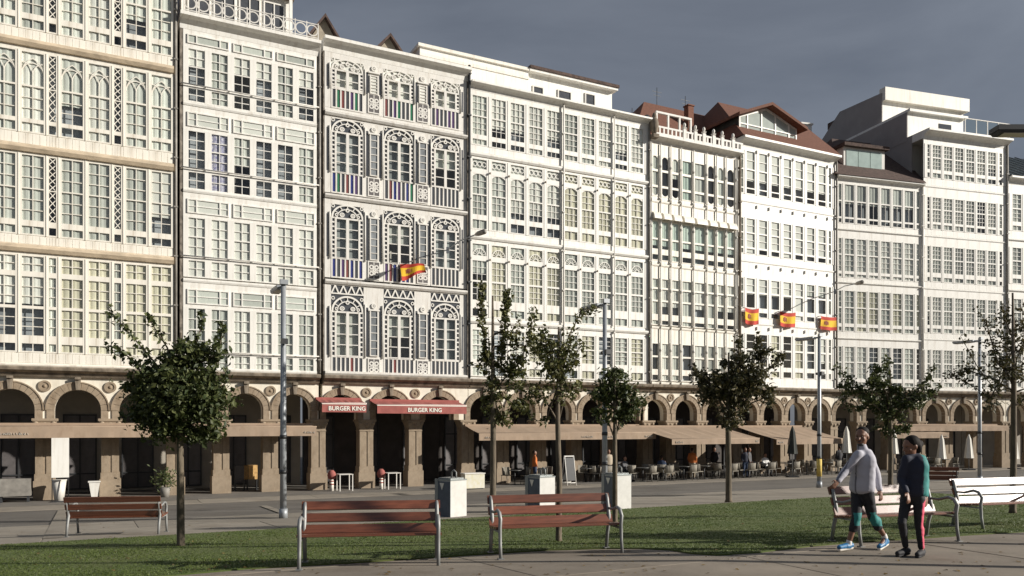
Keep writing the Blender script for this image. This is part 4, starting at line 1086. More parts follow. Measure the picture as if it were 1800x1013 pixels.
b = MB(); b.box(a - .0, c + .3, d2 - .3, d2 + .3, zq, zq + .95); h.part('parapet', b, M_CREAM, o)
b = MB(); b.xprism([(d2 + .02, zt - 3), (d2 + 7.2, zt - 3), (d2 + 7.2, zq - 1.0), (d2 + 4.5, zq + .9), (d2 + .02, zq + .6)], a - .06, a - .005); h.part('side_wall', b, M_RENDERG, o)
b = MB(); b.box(a + .0, c, d2 + .31, d2 + 6, zq, zq + .5); h.part('roof', b, M_TILED, o)
xa, xb = h.s(1697, -.3), h.w - .1; b = MB(); n = 4
for k in range(n + 1): x = xa + k * (xb - xa) / n; b.box(x - .025, x + .025, -.30, -.25, zt, zt + 1.05)
b.box(xa - .03, xb + .03, -.31, -.24, zt + 1.05, zt + 1.10); o = h.part('terrace_railing', b, M_GREYW)
for k in range(n): x = xa + (k + .5) * (xb - xa) / n; h.shared(('rp',), 'glass_panel', lambda w=(xb - xa) / n - .08: MB().sheet(-w / 2, w / 2, -.275, .08, 1.04), M_GLASSG, (x, 0, zt), o)
arcade(h, [h.s(1646), h.s(1695), h.s(1744)], r=0.84)

h = House('gallery_house', 'white gallery house under dark glazed roof past the five-storey house', P2, 1771, 1990, 1785, M_WHITE)
H = h.H
cols = h.cols(1779, 1975, 10, .24)
F9 = [dict(z0=5.34, z1=H(599), L=[(680, 672), (665, 641), (639, 616)]), dict(z0=H(599), z1=H(513), L=[(585, 577), (572, 550), (548, 526)]), dict(z0=H(513), z1=H(424), L=[(498, 490), (483, 460), (458, 436)]), dict(z0=H(424), z1=H(325), L=[(405, 397), (390, 368), (366, 342)])]
for fi, f in enumerate(F9):
    L = [(H(a), H(c), 2, 1 if k == 0 else 3, None) for k, (a, c) in enumerate(f['L'])]; wz0, wz1 = L[0][0] - .05, L[-1][1] + .05
    storey(h, f['z0'], f['z1'], wz0, wz1, cols, band=.14, proud=.1, mull_proud=.035)
    for a, c in cols: window(h, a, c, wz0, wz1, L, .045, cover=pick([(4, CG()), (2, CW()), (1, None)]), mw=.026)
zt = h.H(312, 1780); cornice(h, H(325), zt, .4); mass(h, zt - .1); party(h, zt - .2, False, True, .3)
b = MB(); zr1 = zt + 4.2; b.face([(-.05, -.3, zt), (h.w, -.3, zt), (h.w, 6.5, zr1), (-.05, 6.5, zr1)]); b.face([(-.05, 6.5, zr1), (h.w, 6.5, zr1), (h.w, 12, zt), (-.05, 12, zt)]); b.face([(-.05, -.3, zt), (-.05, 6.5, zr1), (-.05, 12, zt)])
rf = h.part('roof', b, mat('dark_glazed_roof', (.035, .05, .05), .25, .3, 2))
for k in range(12): x = .1 + k * h.w / 12; h.shared(('rb',), 'roof_bar', lambda: MB().xprism([(-.3, .02), (-.3, .08), (6.5, 4.28), (6.5, 4.22)], -.03, .03), M_IRON, (x, 0, zt), rf)
arcade(h, [h.s(1795) + k * (h.s(1795) - h.s(1744)) for k in range(4)], r=0.80)

# ------------------------------------------------------------------ awnings
def front_pt(pl, x, d=0.0):
    D = pl.hit(x, d); return (ray(x) * D, D)
def lettering(body, size, m, parent, loc, rot):
    cu = bpy.data.curves.new('lettering', 'FONT'); cu.body = body; cu.size = size; cu.extrude = 0.004; cu.align_x = 'CENTER'; cu.offset = 0.006
    me = baked(bpy.data.objects.new('tmp', cu)); me.materials.clear()
    return obj('lettering', me, m, parent, loc, rot)
def awning(label, pl, xa, xb, out, z0, z1, val, m, group, texts=(), scrib=(), arms=2, wavy=False):
    """sloping cloth from z0 at the wall to z1 at the front bar, valance below"""
    px, py = front_pt(pl, xa, -out)
    w = pl.s(xb, -out) - pl.s(xa, -out)
    # origin: on the wall line, at the column of xa taken at the front bar
    ox, oy = px + pl.n[0] * out, py + pl.n[1] * out
    r = thing('awning', label, 'awning', (ox, oy, ZA), pl.th, group)
    b = MB(); n = 14
    for i in range(n):
        for j in range(5):
            def P(i, j):
                k = j / 5; return (w * i / n, 0.02 - (out + .02) * k, z0 + (z1 - z0) * k - .05 * math.sin(math.pi * k) * (0.6 + .4 * math.sin(i * 2.6)))
            b.face([P(i, j), P(i, j + 1), P(i + 1, j + 1), P(i + 1, j)], smooth=True)
    obj('cloth', b, m, r)
    b = MB(); n = max(12, int(w * 5))
    for i in range(n):
        def Q(i, k): return (w * i / n, -out - .012 + .01 * math.sin(i * 1.7) * k, z1 - val * k - (.015 * (i % 2) * k if wavy else 0))
        b.face([Q(i, 0), Q(i, .5), Q(i + 1, .5), Q(i + 1, 0)], smooth=True); b.face([Q(i, .5), Q(i, 1), Q(i + 1, 1), Q(i + 1, .5)], smooth=True)
    va = obj('valance', b, m, r)
    b = MB(); b.tube([(-.02, -out + .02, z1 - .01), (w + .02, -out + .02, z1 - .01)], .03, 8); obj('front_bar', b, M_GREYW if m is M_RED else M_AWN, r)
    b = MB(); b.box(-.03, w + .03, -.02, .13, z0 - .08, z0 + .08); obj('cassette', b, M_AWN if m is not M_RED else M_RED, r)
    for k in range(arms):
        x = w * (k + .5) / arms
        b = MB(); b.tube([(x, 0.1, z0 - .12), (x + .25, -out * .5, (z0 + z1) / 2 - .12), (x, -out + .02, z1 - .03)], .022, 6); obj('arm', b, M_IRON, r)
    if m is M_RED:
        b = MB(); b.box(0, w, -out - .022, -out - .017, z1 - .06, z1 - .02); obj('white_piping', b, M_LETTER, r)
    for body, fx, size in texts:
        lettering(body, size, M_LETTER, va, (w * fx, -out - .03, z1 - val * .80), (R(90), 0, 0))
    for fx, ln in scrib:
        b = MB(); x = w * fx; xe = x + ln; rr = random.Random(int(fx * 1000))
        while x < xe:
            ww_ = rr.uniform(.02, .05); hh = rr.uniform(.05, .11)
            b.tube([(x, -out - .03, z1 - val * .7), (x + ww_ * .5, -out - .03, z1 - val * .7 + hh), (x + ww_, -out - .03, z1 - val * .72)], .008, 5); x += ww_ + rr.choice((.012, .012, .05))
        obj('lettering', b, M_LETTER, va)
    return r
awning('long straight beige awning across the lattice-strip gallery house arcade', P1, -120, 304, 1.0, 3.02, 2.95, .44, M_AWN, 'beige awnings of the arcade', scrib=((.26, .9),), arms=4)
awning('straight beige awning before the ring-railing house arcade', P1, 312, 556, 1.0, 3.02, 2.95, .42, M_AWN, 'beige awnings of the arcade', scrib=((.90, .5),), arms=3)
awning('short red awning with one arch behind its white lettering', P1, 566, 644, 1.0, 4.22, 4.02, .42, M_RED, 'red awnings', texts=(('BURGER KING', .56, .27),))
awning('long red awning across two arches with white lettering at its middle', P1, 663, 820, 1.0, 4.18, 3.98, .42, M_RED, 'red awnings', texts=(('BURGER KING', .52, .27),), arms=3)
awning('long beige awning shading the tables of the ten-window gallery house', P1, 842, 1153, 1.6, 2.98, 2.62, .36, M_AWN, 'beige awnings of the arcade', scrib=((.03, .5), (.55, .7), (.7, .5), (.93, .5)), arms=5)
awning('deep beige awning over wicker chairs before the crested-parapet house', P1, 1181, 1335, 3.2, 2.92, 2.28, .30, M_AWN, 'beige awnings of the arcade', scrib=((.04, .5), (.95, .2)), arms=3)
awning('deep beige awning beside the folded dark parasol', P1, 1365, 1482, 3.2, 2.92, 2.20, .30, M_AWN, 'beige awnings of the arcade', scrib=((.02, .4),), arms=3)
awning('low beige awning under the straight one at the five-storey house', P2, 1574, 1668, 1.6, 2.72, 2.50, .34, M_AWN, 'beige awnings of the arcade', scrib=((.9, .3),))
awning('straight beige awning on the five-storey house arcade', P2, 1592, 1772, .9, 3.02, 2.96, .34, M_AWN, 'beige awnings of the arcade', arms=3)

# ------------------------------------------------------------------ benches
def bench():
    r = thing('park_bench', '', 'bench', group='park benches')
    L = 1.86
    def slat(y, z, w_, t_, tilt):
        b = MB(); e = .006
        b.box(-L / 2, L / 2, -t_ / 2, t_ / 2, -w_ / 2 + e, w_ / 2 - e); b.box(-L / 2 + e, L / 2 - e, -t_ / 2 + e, t_ / 2 - e, -w_ / 2, w_ / 2)
        obj('slat', b, M_WOOD, r, (0, y, z), (tilt, 0, 0))
    for k, z in enumerate((.755, .60, .455)): slat(.56 - .058 * k * 1.05, z, .122, .032, R(-21))
    for y in (.06, .175, .29, .405): slat(y, .415 - .03 * (y - .06) / .35, .10, .034, R(90 - 5))
    for sx in (-1, 1):
        x = sx * (L / 2 - .045)
        b = MB(); b.tube([(x, .54, .80), (x, .515, .74), (x, .45, .50), (x, .44, .42), (x, .50, .25), (x, .545, .0)], [.02, .026, .03, .032, .028, .026], 8); b.box(x - .04, x + .04, .50, .59, 0, .014); obj('rear_leg', b, M_STEEL, r)
        b = MB(); b.tube([(x, -.07, 0), (x, -.035, .2), (x, -.02, .42), (x, -.045, .54), (x, .02, .625), (x, .12, .648), (x, .30, .60), (x, .49, .60)], [.024, .024, .026, .027, .027, .024, .02, .018], 8); b.box(x - .04, x + .04, -.11, -.03, 0, .014); obj('front_leg', b, M_STEEL, r)
        b = MB(); b.box(x - .02, x + .02, -.02, .46, .352, .378); obj('seat_bearer', b, M_STEEL, r)
        b = MB(); b.tube([(x, .49, .44), (x, .565, .81)], .014, 6); obj('back_bearer', b, M_STEEL, r)
    return r
def put_bench(o, xl, yl, xr, yr, label, flip=False):
    """front feet at two pixels of the photograph"""
    a, c = gpt(xl, yl), gpt(xr, yr); m_ = (a + c) / 2; d = c - a; ang = math.atan2(d.y, d.x)
    if flip: ang += math.pi
    o.location = m_; n = Vector((math.sin(ang), -math.cos(ang), 0))
    o.location += -n * .07
    o.location.z = gz(o.location.x, o.location.y + .1) + (.016 if not flip else .03); o.rotation_euler = (0, 0, ang)
    o['label'] = label; return o
bn = bench()
put_bench(bn, 521, 1006, 775, 996, 'red-brown slatted bench with a dark post shadow across its back')
put_bench(copy_tree(bn), 878, 986, 1096, 974, 'red-brown slatted bench standing at the bins with thin trees behind it')
put_bench(copy_tree(bn), 1491, 965, 1706, 953, 'slatted bench with sun glare on its back behind the two walkers')
put_bench(copy_tree(bn), 1676, 937, 1912, 922, 'slatted bench with bright glare beside the bench behind the walkers')
o = put_bench(copy_tree(bn), 141, 941, 290, 936, 'slatted bench seen from its back on the far edge of the lawn', True)
o = put_bench(copy_tree(bn), 1583, 862, 1668, 861, 'slatted bench seen from its back behind the woman in teal', True)
for c in list(o.children): pass

# ------------------------------------------------------------------ litter bins
def bin_():
    r = thing('litter_bin', '', 'litter bin', group='litter bins along the lawn edge')
    b = MB(); w = .27; b.box(-w, w, -w, w, 0, .05, 0); b.box(-w, w, -w, w, .05, .90); obj('body', b, M_BINL, r)
    b = MB(); b.box(-w - .012, -w, -w + .0, w, .02, .88); obj('door', b, M_BIND, r)
    b = MB(); b.box(-w - .02, -w - .012, w - .10, w + .01, .02, .94); obj('side_plate', b, M_BINS, r)
    b = MB(); b.face([(-w - .0215, -.06, .84), (-w - .0215, .10, .84), (-w - .0215, .02, .66)]); obj('sticker', b, M_LETTER, r)
    b = MB(); b.box(-w - .01, w + .01, -w - .01, w + .01, .90, .93); obj('rim', b, M_BINS, r)
    b = MB(); b.box(-w + .05, w - .05, -w + .05, w - .05, .93, .965); obj('lid', b, M_BINS, r)
    b = MB(); b.tube([(-.02, -.2, .93), (-.02, -.2, 1.10), (-.02, -.12, 1.15), (-.02, -.04, 1.10), (-.02, -.04, .96)], .022, 7); obj('handle', b, M_STEEL, r)
    return r
bi = bin_()
for k, (x, y, lb) in enumerate(((793, 909, 'grey square litter bin between the two front benches'), (950, 900, 'grey litter bin showing above the bench back by the thin trees'), (1084, 896, 'grey litter bin standing behind the slim tree beside the bench arm'))):
    o = bi if k == 0 else copy_tree(bi)
    p = gpt(x, y); o.location = (p.x, p.y, p.z + (.016 if (p.y * C1 - p.x * S1) > 17.4 else .03)); o.rotation_euler = (0, 0, R(43) + (-math.atan(ray(x)))); o['label'] = lb

# ------------------------------------------------------------------ street lamps
def lamp():
    r = thing('street_lamp', '', 'street lamp', group='street lamps along the road')
    b = MB(); b.tube([(0, 0, 0), (0, 0, 2.2), (0, 0, 6.1)], [.085, .08, .06], 12); obj('post', b, M_LAMP, r)
    b = MB(); b.tube([(0, 0, 0), (0, 0, .25)], .11, 12); obj('base', b, M_LAMP, r)
    b = MB(); b.tube([(0, 0, 5.98), (0, .25, 6.0)], .035, 8); b.box(-.10, .10, -.12, -.02, 6.02, 6.14); obj('arm', b, M_LAMP, r)
    b = MB(); b.box(-.12, .12, .22, 1.15, 5.98, 6.05); b.taper(-.10, .10, .26, 1.11, 5.94, 5.98, .02); hd = obj('lamp_head', b, M_LAMP, r)
    b = MB(); b.box(-.09, .09, .4, 1.05, 5.934, 5.9395); obj('diffuser', b, M_LETTER, hd)
    b = MB(); b.tube([(0, -.1, 4.55), (0, .16, 4.55)], .05, 8); b.box(-.08, .08, -.2, -.1, 4.48, 4.62); obj('spotlight', b, M_IRON, r)
    for z in (2.05, 1.15): b = MB(); b.tube([(0, 0, z), (0, 0, z + .10)], .092, 12); obj('clamp', b, M_IRON, r)
    return r
lm = lamp()
def put_lamp(o, x, y, lb, xy=None):
    p = gpt(x, y) if xy is None else Vector((xy[0], xy[1], gz(*xy))); o.location = (p.x, p.y, p.z + .012); o.rotation_euler = (0, 0, TH1); o['label'] = lb; return o
put_lamp(lm, 498, 912, 'grey street lamp rising beside the bench with the post shadow')
put_lamp(copy_tree(lm), 1063, 886, 'grey street lamp standing at the litter bin behind the slim tree')
l3 = put_lamp(copy_tree(lm), 1440, 858, 'grey street lamp with a yellow notice wrapped on its post')
put_lamp(copy_tree(lm), 1722, 848, 'grey street lamp standing past the walkers by the half-bare tree')
l5 = put_lamp(copy_tree(lm), 0, 0, 'backlit lamp post in darkened metal whose arm reaches over the far bench', (8.12, 11.62))
l5.rotation_euler = (0, 0, R(90))
for c in l5.children:
    c.data = c.data.copy(); c.data.materials[0] = M_IRON  # darker metal stands in for the shade on the backlit arm
l6 = put_lamp(copy_tree(lm), 0, 0, 'grey street lamp whose shadow falls across a bench back', (7.30, 9.70)); l6.rotation_euler = (0, 0, TH1 + math.pi)
b = MB(); b.tube([(0, 0, .45), (0, 0, 1.15)], .10, 12); ob = obj('notice', b, mat('yellow_notice', (.62, .46, .12), .8, .3, 5), l3)
# lamps on wall brackets
for (pl, xb, yb, xe, ye, out, lb) in ((P1, 786, 440, 838, 412, 2.6, 'wall lamp on a long arm from the ornate ivory house'), (P1, 1466, 513, 1505, 499, 2.4, 'wall lamp on a long arm from the flag-hung house')):
    p0 = front_pt(pl, xb); p1 = front_pt(pl, xe, -out)
    z0 = EYE + (HZ - yb) * p0[1] / F; z1 = EYE + (HZ - ye) * p1[1] / F
    r = thing('wall_lamp', lb, 'wall lamp', (p0[0], p0[1], z0)); d = Vector((p1[0] - p0[0], p1[1] - p0[1], z1 - z0))
    b = MB(); b.tube([(0, 0.0, 0), d * .5 + Vector((0, 0, .12)), d], .03, 7); obj('arm', b, M_LAMP, r)
    dn = d.copy(); dn.z = 0; dn.normalize(); q = [d - dn * .1, d + dn * .15, d + dn * .65, d + dn * .75]
    b = MB(); b.tube(q, [.06, .12, .13, .05], 8); obj('lamp_head', b, M_PIPE, r)
    b = MB(); b.box(-.1, .1, -.06, .06, -.15, .15); obj('plate', b, M_LAMP, r)

# ------------------------------------------------------------------ trees
def tree(label, bx, by, ytop, rad, clumps, shoots, lm_, leaf=.055, xy=None, seed=1, lean=0.0, group='young street trees', tx=None, dens=.8):
    rr = random.Random(seed)
    base = gpt(bx, by) if xy is None else Vector((xy[0], xy[1], gz(*xy)))
    D = base.y
    def W(x, y, dy=0.0): return Vector((ray(x) * D, D + dy, EYE + (HZ - y) * D / F))
    r = thing('street_tree', label, 'tree', (base.x, base.y, base.z + (.02 if D * C1 - base.x * S1 < 17.4 else 0)), 0, group)
    o = r.location.copy(); L = lambda p: p - o
    top = W(tx if tx else bx, ytop); fork = base.lerp(top, .55); fork.x += rr.uniform(-.03, .03)
    tb = MB()
    tb.tube([L(base), L(base.lerp(fork, .04)), L(base.lerp(fork, .5)) + Vector((rr.uniform(-.02, .02), 0, 0)), L(fork), L(top)], [rad * 1.5, rad * 1.08, rad, rad * .85, rad * .3], 9)
    lv = MB()
    def leaf_at(p, s_):
        n = Vector((rr.gauss(0, 1), rr.gauss(0, 1), rr.gauss(0.5, .9))).normalized(); a = n.orthogonal().normalized(); a = Matrix.Rotation(rr.uniform(0, 6.28), 3, n) @ a; c = n.cross(a)
        s_ *= rr.uniform(.45, 1.3); w_ = s_ * rr.uniform(.5, .75)
        i = len(lv.v); lv.v += [tuple(p - a * s_), tuple(p + c * w_ + n * s_ * .2), tuple(p + a * s_), tuple(p - c * w_ + n * s_ * .2)]
        lv.f.append((i, i + 1, i + 2)); lv.f.append((i, i + 2, i + 3)); lv.m += [0, 0]; lv.sm += [False, False]
    for (x, y, rx, ry, n) in clumps:
        dy = rr.uniform(-.3, .3) * rx * D / F
        c = L(W(x, y, dy)); RX, RY = .84 * rx * D / F, .84 * ry * D / F
        st = L(fork.lerp(top, rr.uniform(.0, .7)))
        if c.z < st.z: st = L(fork)
        mid = st.lerp(c, .5) + Vector((0, rr.uniform(-.1, .1), .08)); tb.tube([st, mid, c], [rad * .38, rad * .28, rad * .14], 6)
        n = int(n * dens); k = max(3, int(n / 38))
        for _ in range(k):
            while True:
                v = Vector((rr.uniform(-1, 1), rr.uniform(-1, 1), rr.uniform(-1, 1)))
                if v.length < 1: break
            v = v * (.45 + .55 * rr.random()) if v.length < .4 else v
            e = c + Vector((v.x * RX, v.y * min(RX, RY * 1.2), v.z * RY)); tb.tube([mid.lerp(c, .6), (c + e) / 2 + Vector((0, 0, .04)), e], [rad * .12, rad * .08, rad * .04], 4, caps=False)
            sg = rr.uniform(.05, .12) * (1 + RX * .2)
            for _ in range(int(n / k)): leaf_at(e + Vector((rr.gauss(0, sg), rr.gauss(0, sg), rr.gauss(0, sg * .8))), leaf)
    for pts, n, sg in shoots:
        dy0 = rr.uniform(-.3, .3); P = [L(fork.lerp(top, rr.uniform(.1, .6)))] + [L(W(x, y, dy0 * (k + 1) / len(pts))) for k, (x, y) in enumerate(pts)]
        tb.tube(P, [rad * .35 * (1 - .8 * k / (len(P) - 1)) for k in range(len(P))], 5)
        for _ in range(n):
            q = rr.random() ** .8 * (len(P) - 1.001); k = int(q)
            if k == 0 and rr.random() < .7: continue
            leaf_at(P[k].lerp(P[k + 1], q - k) + Vector((rr.gauss(0, sg), rr.gauss(0, sg), rr.gauss(0, sg))), leaf)
    obj('trunk', tb, M_BARK, r); obj('crown', lv, lm_, r)
    return r
tree('dense dark green young tree standing on the lawn by the rear-facing bench', 318, 963, 585, .062,
     [(318, 700, 78, 62, 4700), (268, 685, 46, 46, 2000), (368, 698, 38, 56, 2000), (322, 628, 46, 32, 1300), (248, 725, 24, 24, 420), (345, 757, 52, 18, 900), (288, 752, 36, 20, 750), (378, 625, 16, 30, 260)],
     [([(265, 630), (225, 585), (186, 540)], 130, .04), ([(255, 650), (215, 620), (188, 606)], 150, .05), ([(290, 610), (262, 572), (247, 550)], 95, .035), ([(345, 600), (352, 570), (350, 545)], 60, .03), ([(378, 640), (384, 590), (382, 562)], 110, .035), ([(395, 680), (402, 650)], 60, .035)], M_LEAF[0], .052, seed=3, dens=.9)
tree('tall slim sparse tree behind the second bench with upright leafy shoots', 866, 906, 520, .075,
     [(868, 700, 20, 45, 700), (905, 650, 24, 40, 500), (935, 610, 22, 26, 260), (850, 640, 10, 40, 240), (880, 745, 22, 20, 330), (915, 720, 20, 16, 200), (900, 585, 14, 24, 150)],
     [([(858, 640), (848, 570), (847, 500)], 520, .055), ([(880, 640), (888, 560), (893, 510)], 620, .065), ([(900, 660), (930, 600), (938, 540)], 300, .07), ([(890, 700), (900, 640), (912, 560)], 220, .06)], M_LEAF[1], .062, seed=5, dens=.7)
tree('slim tree whose trunk shows below the second bench', 982, 955, 575, .048,
     [(965, 650, 32, 36, 700), (990, 630, 20, 26, 300), (940, 690, 22, 26, 300), (1000, 690, 22, 26, 320), (960, 610, 24, 18, 260), (1005, 600, 8, 14, 60)],
     [([(985, 640), (1000, 590), (1020, 552), (1050, 540)], 170, .045), ([(965, 640), (958, 600), (952, 575)], 160, .05), ([(990, 655), (1010, 640), (1020, 600)], 110, .05), ([(960, 740), (945, 740), (930, 728)], 50, .04)], M_LEAF[1], .042, seed=8, dens=.7)
tree('short round-crowned slim tree beside the bench arm at the bin', 1081, 922, 650, .052,
     [(1088, 690, 36, 34, 1100), (1060, 685, 20, 24, 400), (1110, 700, 24, 28, 450), (1080, 660, 22, 18, 350), (1055, 720, 20, 14, 180), (1095, 730, 26, 14, 260)],
     [([(1075, 740), (1060, 745), (1045, 738)], 60, .04), ([(1085, 760), (1095, 735), (1110, 722)], 60, .04)], M_LEAF[0], .05, seed=11)
tree('broad bushy tree standing alone at the lawn edge before the wicker chairs', 1281, 884, 620, .085,
     [(1290, 690, 52, 46, 2500), (1250, 680, 30, 34, 1000), (1330, 665, 36, 30, 1000), (1300, 640, 34, 26, 800), (1355, 695, 22, 16, 350), (1275, 735, 34, 20, 600), (1345, 630, 18, 20, 250), (1235, 660, 12, 12, 150)],
     [([(1300, 640), (1298, 610), (1300, 592)], 120, .06), ([(1325, 640), (1332, 610), (1335, 590)], 200, .08), ([(1350, 650), (1368, 632), (1378, 622)], 130, .07), ([(1240, 670), (1226, 655), (1220, 645)], 80, .06)], M_LEAF[2], .064, seed=14, dens=.85)
tree('dark spreading tree behind the walking man', 1565, 866, 650, .08,
     [(1560, 710, 48, 44, 2300), (1540, 670, 22, 36, 700), (1600, 700, 34, 26, 800), (1510, 700, 26, 24, 500), (1625, 690, 20, 18, 280), (1565, 752, 40, 18, 600), (1490, 680, 16, 14, 200)],
     [([(1530, 700), (1500, 670), (1474, 640)], 200, .07), ([(1600, 700), (1625, 670), (1638, 645)], 180, .07), ([(1560, 680), (1556, 650), (1555, 632)], 180, .07), ([(1610, 715), (1640, 690), (1650, 672)], 120, .06)], M_LEAF[0], .066, seed=17, dens=.8)
tree('thin half-bare tree behind the far bench with brown leaves', 1780, 905, 515, .062,
     [(1775, 640, 36, 70, 800), (1750, 690, 30, 40, 450), (1800, 600, 34, 50, 500), (1745, 600, 20, 36, 200), (1820, 690, 40, 50, 500), (1700, 650, 24, 14, 150), (1790, 560, 22, 24, 200)],
     [([(1750, 690), (1715, 650), (1680, 592)], 90, .05), ([(1745, 700), (1700, 668), (1668, 655)], 120, .05), ([(1790, 620), (1770, 560), (1765, 530)], 120, .06), ([(1755, 640), (1735, 570), (1722, 548)], 80, .05), ([(1800, 620), (1810, 560), (1800, 535)], 120, .06)], M_LEAF[2], .044, seed=20, dens=.5)
# one more of the row stands just past the edge of the picture and throws its shade on the lawn
for (xy, sd, lb) in (((11.2, 12.4), 25, 'leafy tree behind the far bench shading the grass'),):
    D = xy[1]; cx = 900 + F * xy[0] / D; k = F / D
    base_y = HZ + (EYE - gz(*xy)) * k
    tree(lb, cx, 900, base_y - 4.2 * k, .07, [(cx, base_y - 3.0 * k, .9 * k, .8 * k, 1500), (cx - .6 * k, base_y - 2.6 * k, .6 * k, .5 * k, 700), (cx + .5 * k, base_y - 3.4 * k, .6 * k, .5 * k, 700)], [], M_LEAF[1], .06, xy=xy, seed=sd)

# ------------------------------------------------------------------ flags
M_FR = mat('flag_red', (.52, .05, .028), .8, .1, 4); M_FY = mat('flag_yellow', (.80, .48, .02), .8, .08, 4); M_FE = mat('flag_emblem', (.35, .10, .06), .8, .4, 20)
def flag(label, pl, xc, y0, y1, wpx, blown=False, group=None):
    d = -.16; p = front_pt(pl, xc, d); D = p[1]; z1 = EYE + (HZ - y0) * D / F; hh = (y1 - y0) * D / F
    w = wpx * D / F / (math.cos(pl.th) - ray(xc) * math.sin(pl.th))
    r = thing('flag', label, 'flag', (p[0], p[1], z1), pl.th, group)
    nx, nz_ = 14, 12; rr = random.Random(int(xc))
    ph = rr.uniform(0, 6); sgm = rr.uniform(.04, .13)
    def P(i, j):
        u, v = i / nx, j / nz_
        x = (u - .5) * w; sag = -sgm * math.sin(math.pi * u) * (1 if not blown else .6)
        y = -.07 - .06 * math.sin(u * (7 + 30 * sgm) + ph + v * 1.5) * (.3 + .7 * v) - (.25 * u if blown else 0)
        z = -v * hh + sag
        if blown: x = (u - .35) * w + .10 * v; z = -v * hh * (1 - .55 * u) + .02 * math.sin(u * 8 + v * 3) - .05 * math.sin(5 * u + ph)
        return (x, y, z)
    b = MB()
    for i in range(nx):
        for j in range(nz_):
            b.face([P(i, j), P(i, j + 1), P(i + 1, j + 1), P(i + 1, j)], 0 if (j < 3 or j >= 9) else 1, True)
    obj('cloth', b, [M_FR, M_FY], r)
    b = MB()
    for (i0, i1, j0, j1) in ((3.6, 5.6, 4.2, 7.0), (4.0, 5.2, 3.6, 4.2), (4.2, 5.0, 7.0, 7.6), (3.0, 3.35, 4.2, 7.3), (5.85, 6.2, 4.2, 7.3)):
        q = [P(i0, j0), P(i0, j1), P(i1, j1), P(i1, j0)]; b.face([(a[0], a[1] - .012, a[2]) for a in q])
    obj('crest', b, M_FE, r)
    b = MB()
    if blown: b.tube([(-w * .35, .19, -hh * 1.1), (-w * .35, -.06, .06)], .015, 6)
    else: b.tube([(-w / 2, -.02, .0), (-w / 4, -.03, -.045), (0, -.03, -.06), (w / 4, -.03, -.045), (w / 2, -.02, 0)], .012, 6); b.box(-w / 2 - .02, -w / 2 + .02, -.03, .15, -.02, .02); b.box(w / 2 - .02, w / 2 + .02, -.03, .15, -.02, .02)
    obj('pole' if blown else 'cord', b, M_PIPE, r)
flag('red and yellow flag blown askew on the ornate ivory house', P1, 716, 465, 494, 40, True)
flag('red and yellow flag hung under the window at the crested house side', P1, 1320.5, 542, 569, 25, False, 'flags hung on the white gallery house')
flag('red and yellow flag hung between two others on the white gallery house', P1, 1383.5, 549, 574, 28, False, 'flags hung on the white gallery house')
flag('red and yellow flag hung beside the drainpipe above the notice lamp post', P1, 1455.5, 557, 580, 27, False, 'flags hung on the white gallery house')

b = MB(); rr = random.Random(31)
for _ in range(420):
    x, y = rr.uniform(-200, 1900), rr.uniform(905, 1013)
    q = gpt(x, y); t_ = q.y * C1 - q.x * S1
    if t_ > 23: continue
    z = q.z + (.045 if inside(q.x, q.y) else .019); a = rr.uniform(0, 6.28); s_ = rr.uniform(.018, .04)
    d1, d2 = Vector((math.cos(a), math.sin(a), rr.uniform(-.2, .3))) * s_, Vector((-math.sin(a), math.cos(a), rr.uniform(-.2, .3))) * s_ * .6
    c = Vector((q.x, q.y, z)); b.face([c - d1, c + d2 + Vector((0, 0, .006)), c + d1, c - d2 + Vector((0, 0, .006))])
tag(obj('fallen_leaves', b, leaf_mat('fallen_leaf', (.10, .06, .02), (.30, .20, .06))), 'small dry yellow-brown leaves strewn on lawn and paving', 'leaves', kind='stuff')

# ------------------------------------------------------------------ people
def remesh(mb, vox, it=6, fac=.5):
    me = mb.mesh('tmp'); o = bpy.data.objects.new('tmp', me)
    m = o.modifiers.new('r', 'REMESH'); m.mode = 'VOXEL'; m.voxel_size = vox
    s_ = o.modifiers.new('s', 'SMOOTH'); s_.factor = fac; s_.iterations = it
    out = baked(o); bpy.data.meshes.remove(me)
    out.polygons.foreach_set('use_smooth', [True] * len(out.polygons)); out.update()
    return out
from mathutils import noise
def folds(me, amp, sc=7.0):
    '''creases of worn cloth'''
    no = [v.normal.copy() for v in me.vertices]
    for v, q in zip(me.vertices, no):
        c = v.co; a = noise.noise(Vector((c.x * sc, c.y * sc, c.z * sc * 2.2))) + .6 * noise.noise(Vector((c.x * sc * 2.3 + c.z * 9, c.y * sc * 2.3, c.z * sc * 3.1 + 7)))
        v.co = c + q * amp * a
    me.update()
